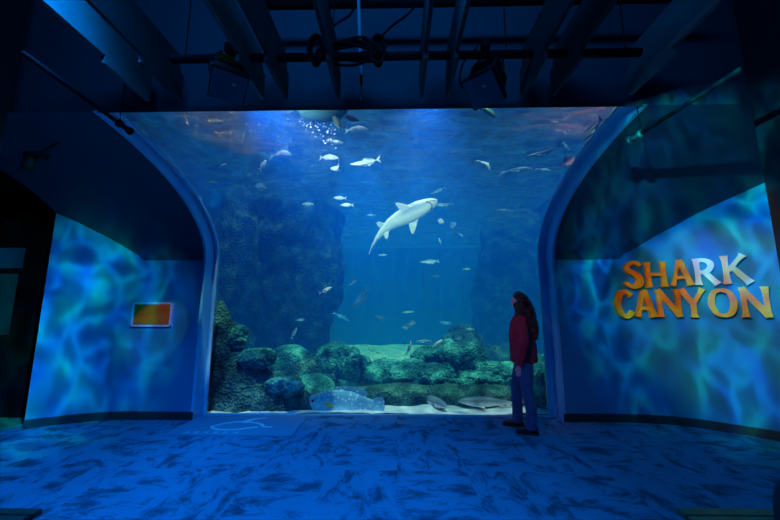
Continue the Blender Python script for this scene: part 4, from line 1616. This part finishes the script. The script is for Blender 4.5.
def gobo(o, scale, stretch, rot, seed, lo, hi, tint=None):
    """ripple-glass projector: the pattern sits in the lamp itself"""
    d = o.data
    d.use_nodes = True
    g = NT(d.node_tree)
    d.node_tree.nodes.clear()
    out = g.n('ShaderNodeOutputLight')
    em = g.n('ShaderNodeEmission')
    tc = g.n('ShaderNodeTexCoord')
    se = g.n('ShaderNodeSeparateXYZ')
    g.l(tc.outputs['Normal'], se.inputs[0])
    cx = g.n('ShaderNodeCombineXYZ')
    g.l(g.math('DIVIDE', se.outputs[0], se.outputs[2]), cx.inputs[0])
    g.l(g.math('DIVIDE', se.outputs[1], se.outputs[2]), cx.inputs[1])
    cx.inputs[2].default_value = seed
    mp = g.n('ShaderNodeMapping')
    mp.inputs['Scale'].default_value = (stretch, 1, 1)
    mp.inputs['Rotation'].default_value = (0, 0, rot)
    g.l(cx.outputs[0], mp.inputs[0])
    wn = g.noise(mp.outputs[0], scale * .45, 3, .5, .6)
    sc1 = g.n('ShaderNodeVectorMath')
    sc1.operation = 'SCALE'
    sc1.inputs['Scale'].default_value = 1.6 / scale * 1.4
    g.l(wn.outputs['Color'], sc1.inputs[0])
    ad1 = g.n('ShaderNodeVectorMath')
    ad1.operation = 'ADD'
    g.l(mp.outputs[0], ad1.inputs[0])
    g.l(sc1.outputs[0], ad1.inputs[1])
    vor = g.n('ShaderNodeTexVoronoi')
    vor.feature = 'DISTANCE_TO_EDGE'
    vor.inputs['Scale'].default_value = scale
    g.l(ad1.outputs[0], vor.inputs['Vector'])
    rid = g.ramp(vor.outputs['Distance'], [(0.0, (.85, .85, .85)), (0.08, (.6, .6, .6)), (0.22, (.24, .24, .24)), (0.5, (.06, .06, .06))])
    n1 = g.noise(mp.outputs[0], scale * .35, 3, .55, .5)
    blob = g.ramp(n1.outputs[0], [(0.34, (0.05, .05, .05)), (0.66, (1, 1, 1))])
    val = g.math('MULTIPLY', blob, g.math('ADD', g.math('MULTIPLY', rid, 1.0), .14))
    n2 = g.noise(mp.outputs[0], scale * 1.3, 1)
    c = g.ramp(n2.outputs[0], [(0.35, (0.0, 0.22, 0.72)), (0.55, (0.0, 0.46, 0.74)), (0.72, (0.0, 0.75, 0.6))])
    if tint:
        c = g.mixc(.5, c, tint)
    g.l(c, em.inputs[0])
    g.l(g.math('ADD', g.math('MULTIPLY', val, hi), lo), em.inputs[1])
    g.l(em.outputs[0], out.inputs[0])


# tank lamps and daylight over the water
sd = bpy.data.lights.new('tank_daylight', 'SUN')
sd.energy = 7.5
sd.color = (0.75, 0.95, 1.0)
sd.angle = R(1.0)
so = bpy.data.objects.new('tank_daylight', sd)
COL.objects.link(so)
so.location = (0, 9, 9)
so.rotation_euler = (R(14), R(4), 0)
spot('tank_lamp', (-.7, 6.5, 5.4), (-.7, 6.4, 0), 900, (.9, 1, 1), 46, 1.0)
spot('tank_lamp', (.6, 7.0, 5.4), (.5, 6.9, 0), 700, (.9, 1, 1), 46, 1.0)
spot('front_fill', (.4, 3.1, 3.85), (.2, 7.0, 3.0), 300, (1, .85, .95), 70, 1.0, .08)  # unseen fill added behind the window top to brighten shark and fish
spot('front_fill', (-1.7, 3.1, 3.85), (-.7, 5.9, 3.5), 650, (1, .9, .95), 70, 1.0, .08)  # second added fill, for the white fish near the surface
# unseen lamps added underwater to throw warm streaks on the surface
spot('warm_streak_fill', (-3.2, 5.6, 3.2), (-2.4, 5.0, 4.3), 70, (1.0, .35, .12), 100, 1.0)
spot('warm_streak_fill', (3.2, 5.2, 3.3), (2.8, 4.6, 4.3), 70, (1.0, .3, .35), 100, 1.0)

# room
spot('blue_floor_lamp', (-2.0, 1.5, 3.9), (-1.9, 2.2, 0), 900, (0.0, 0.26, 1.0), 92, .8, .3)
spot('blue_floor_lamp', (0.2, 1.4, 3.9), (0.2, 2.2, 0), 230, (0.0, 0.26, 1.0), 90, .8, .3)
spot('blue_floor_lamp', (2.2, 1.2, 3.9), (2.3, 2.3, 0), 80, (0.0, 0.3, 0.9), 90, .8, .3)
area('soffit_fill', (-.4, 0.3, 4.3), (R(72), 0, 0), 2.4, 34, (0.0, 0.30, 1.0), .4)  # unseen fill turned on the soffit to brighten it
l = spot('ripple_projector', (-.6, 1.0, 3.05), (-4.6, 4.1, 1.15), 1400, (1, 1, 1), 44, 1.0, .01)
gobo(l, 10, 1.6, R(35), 3.1, .07, 2.4)
r = spot('ripple_projector', (.9, 1.3, 2.9), (4.15, 4.25, 1.75), 950, (1, 1, 1), 56, .8, .01)
gobo(r, 9.5, 1.7, R(-30), 8.3, .05, 2.0)
spot('sign_lamp', (1.0, 1.7, 3.1), (4.02, 4.3, 1.42), 210, (1.0, .33, .0), 33, .5, .02)
spot('sign_lamp', (-1.6, 2.2, 3.1), (-3.3, 4.73, 1.17), 110, (1.0, .35, .05), 13, .4, .02)  # unseen warm spot added to keep the left sign orange
spot('visitor_fill', (-.4, 1.6, 3.2), (1.5, 4.4, .95), 60, (1.0, .35, .6), 24, 1.0, .05)  # unseen fill added to lift the visitor out of silhouette
spot('baffle_fill', (1.7, .4, 3.1), (-2.1, 1.7, 3.45), 3.5, (.3, .6, 1.0), 34, 1.0, .05)  # unseen fill added to brighten the left baffles
spot('baffle_fill', (-1.2, .4, 3.1), (1.98, 1.6, 3.5), 24, (.2, .5, 1.0), 34, 1.0, .05)  # the same added fill for the far right baffle

w = bpy.data.worlds.new('world')
sc.world = w
w.use_nodes = True
w.node_tree.nodes['Background'].inputs[0].default_value = (.05, .35, 1, 1)
w.node_tree.nodes['Background'].inputs[1].default_value = 0.22
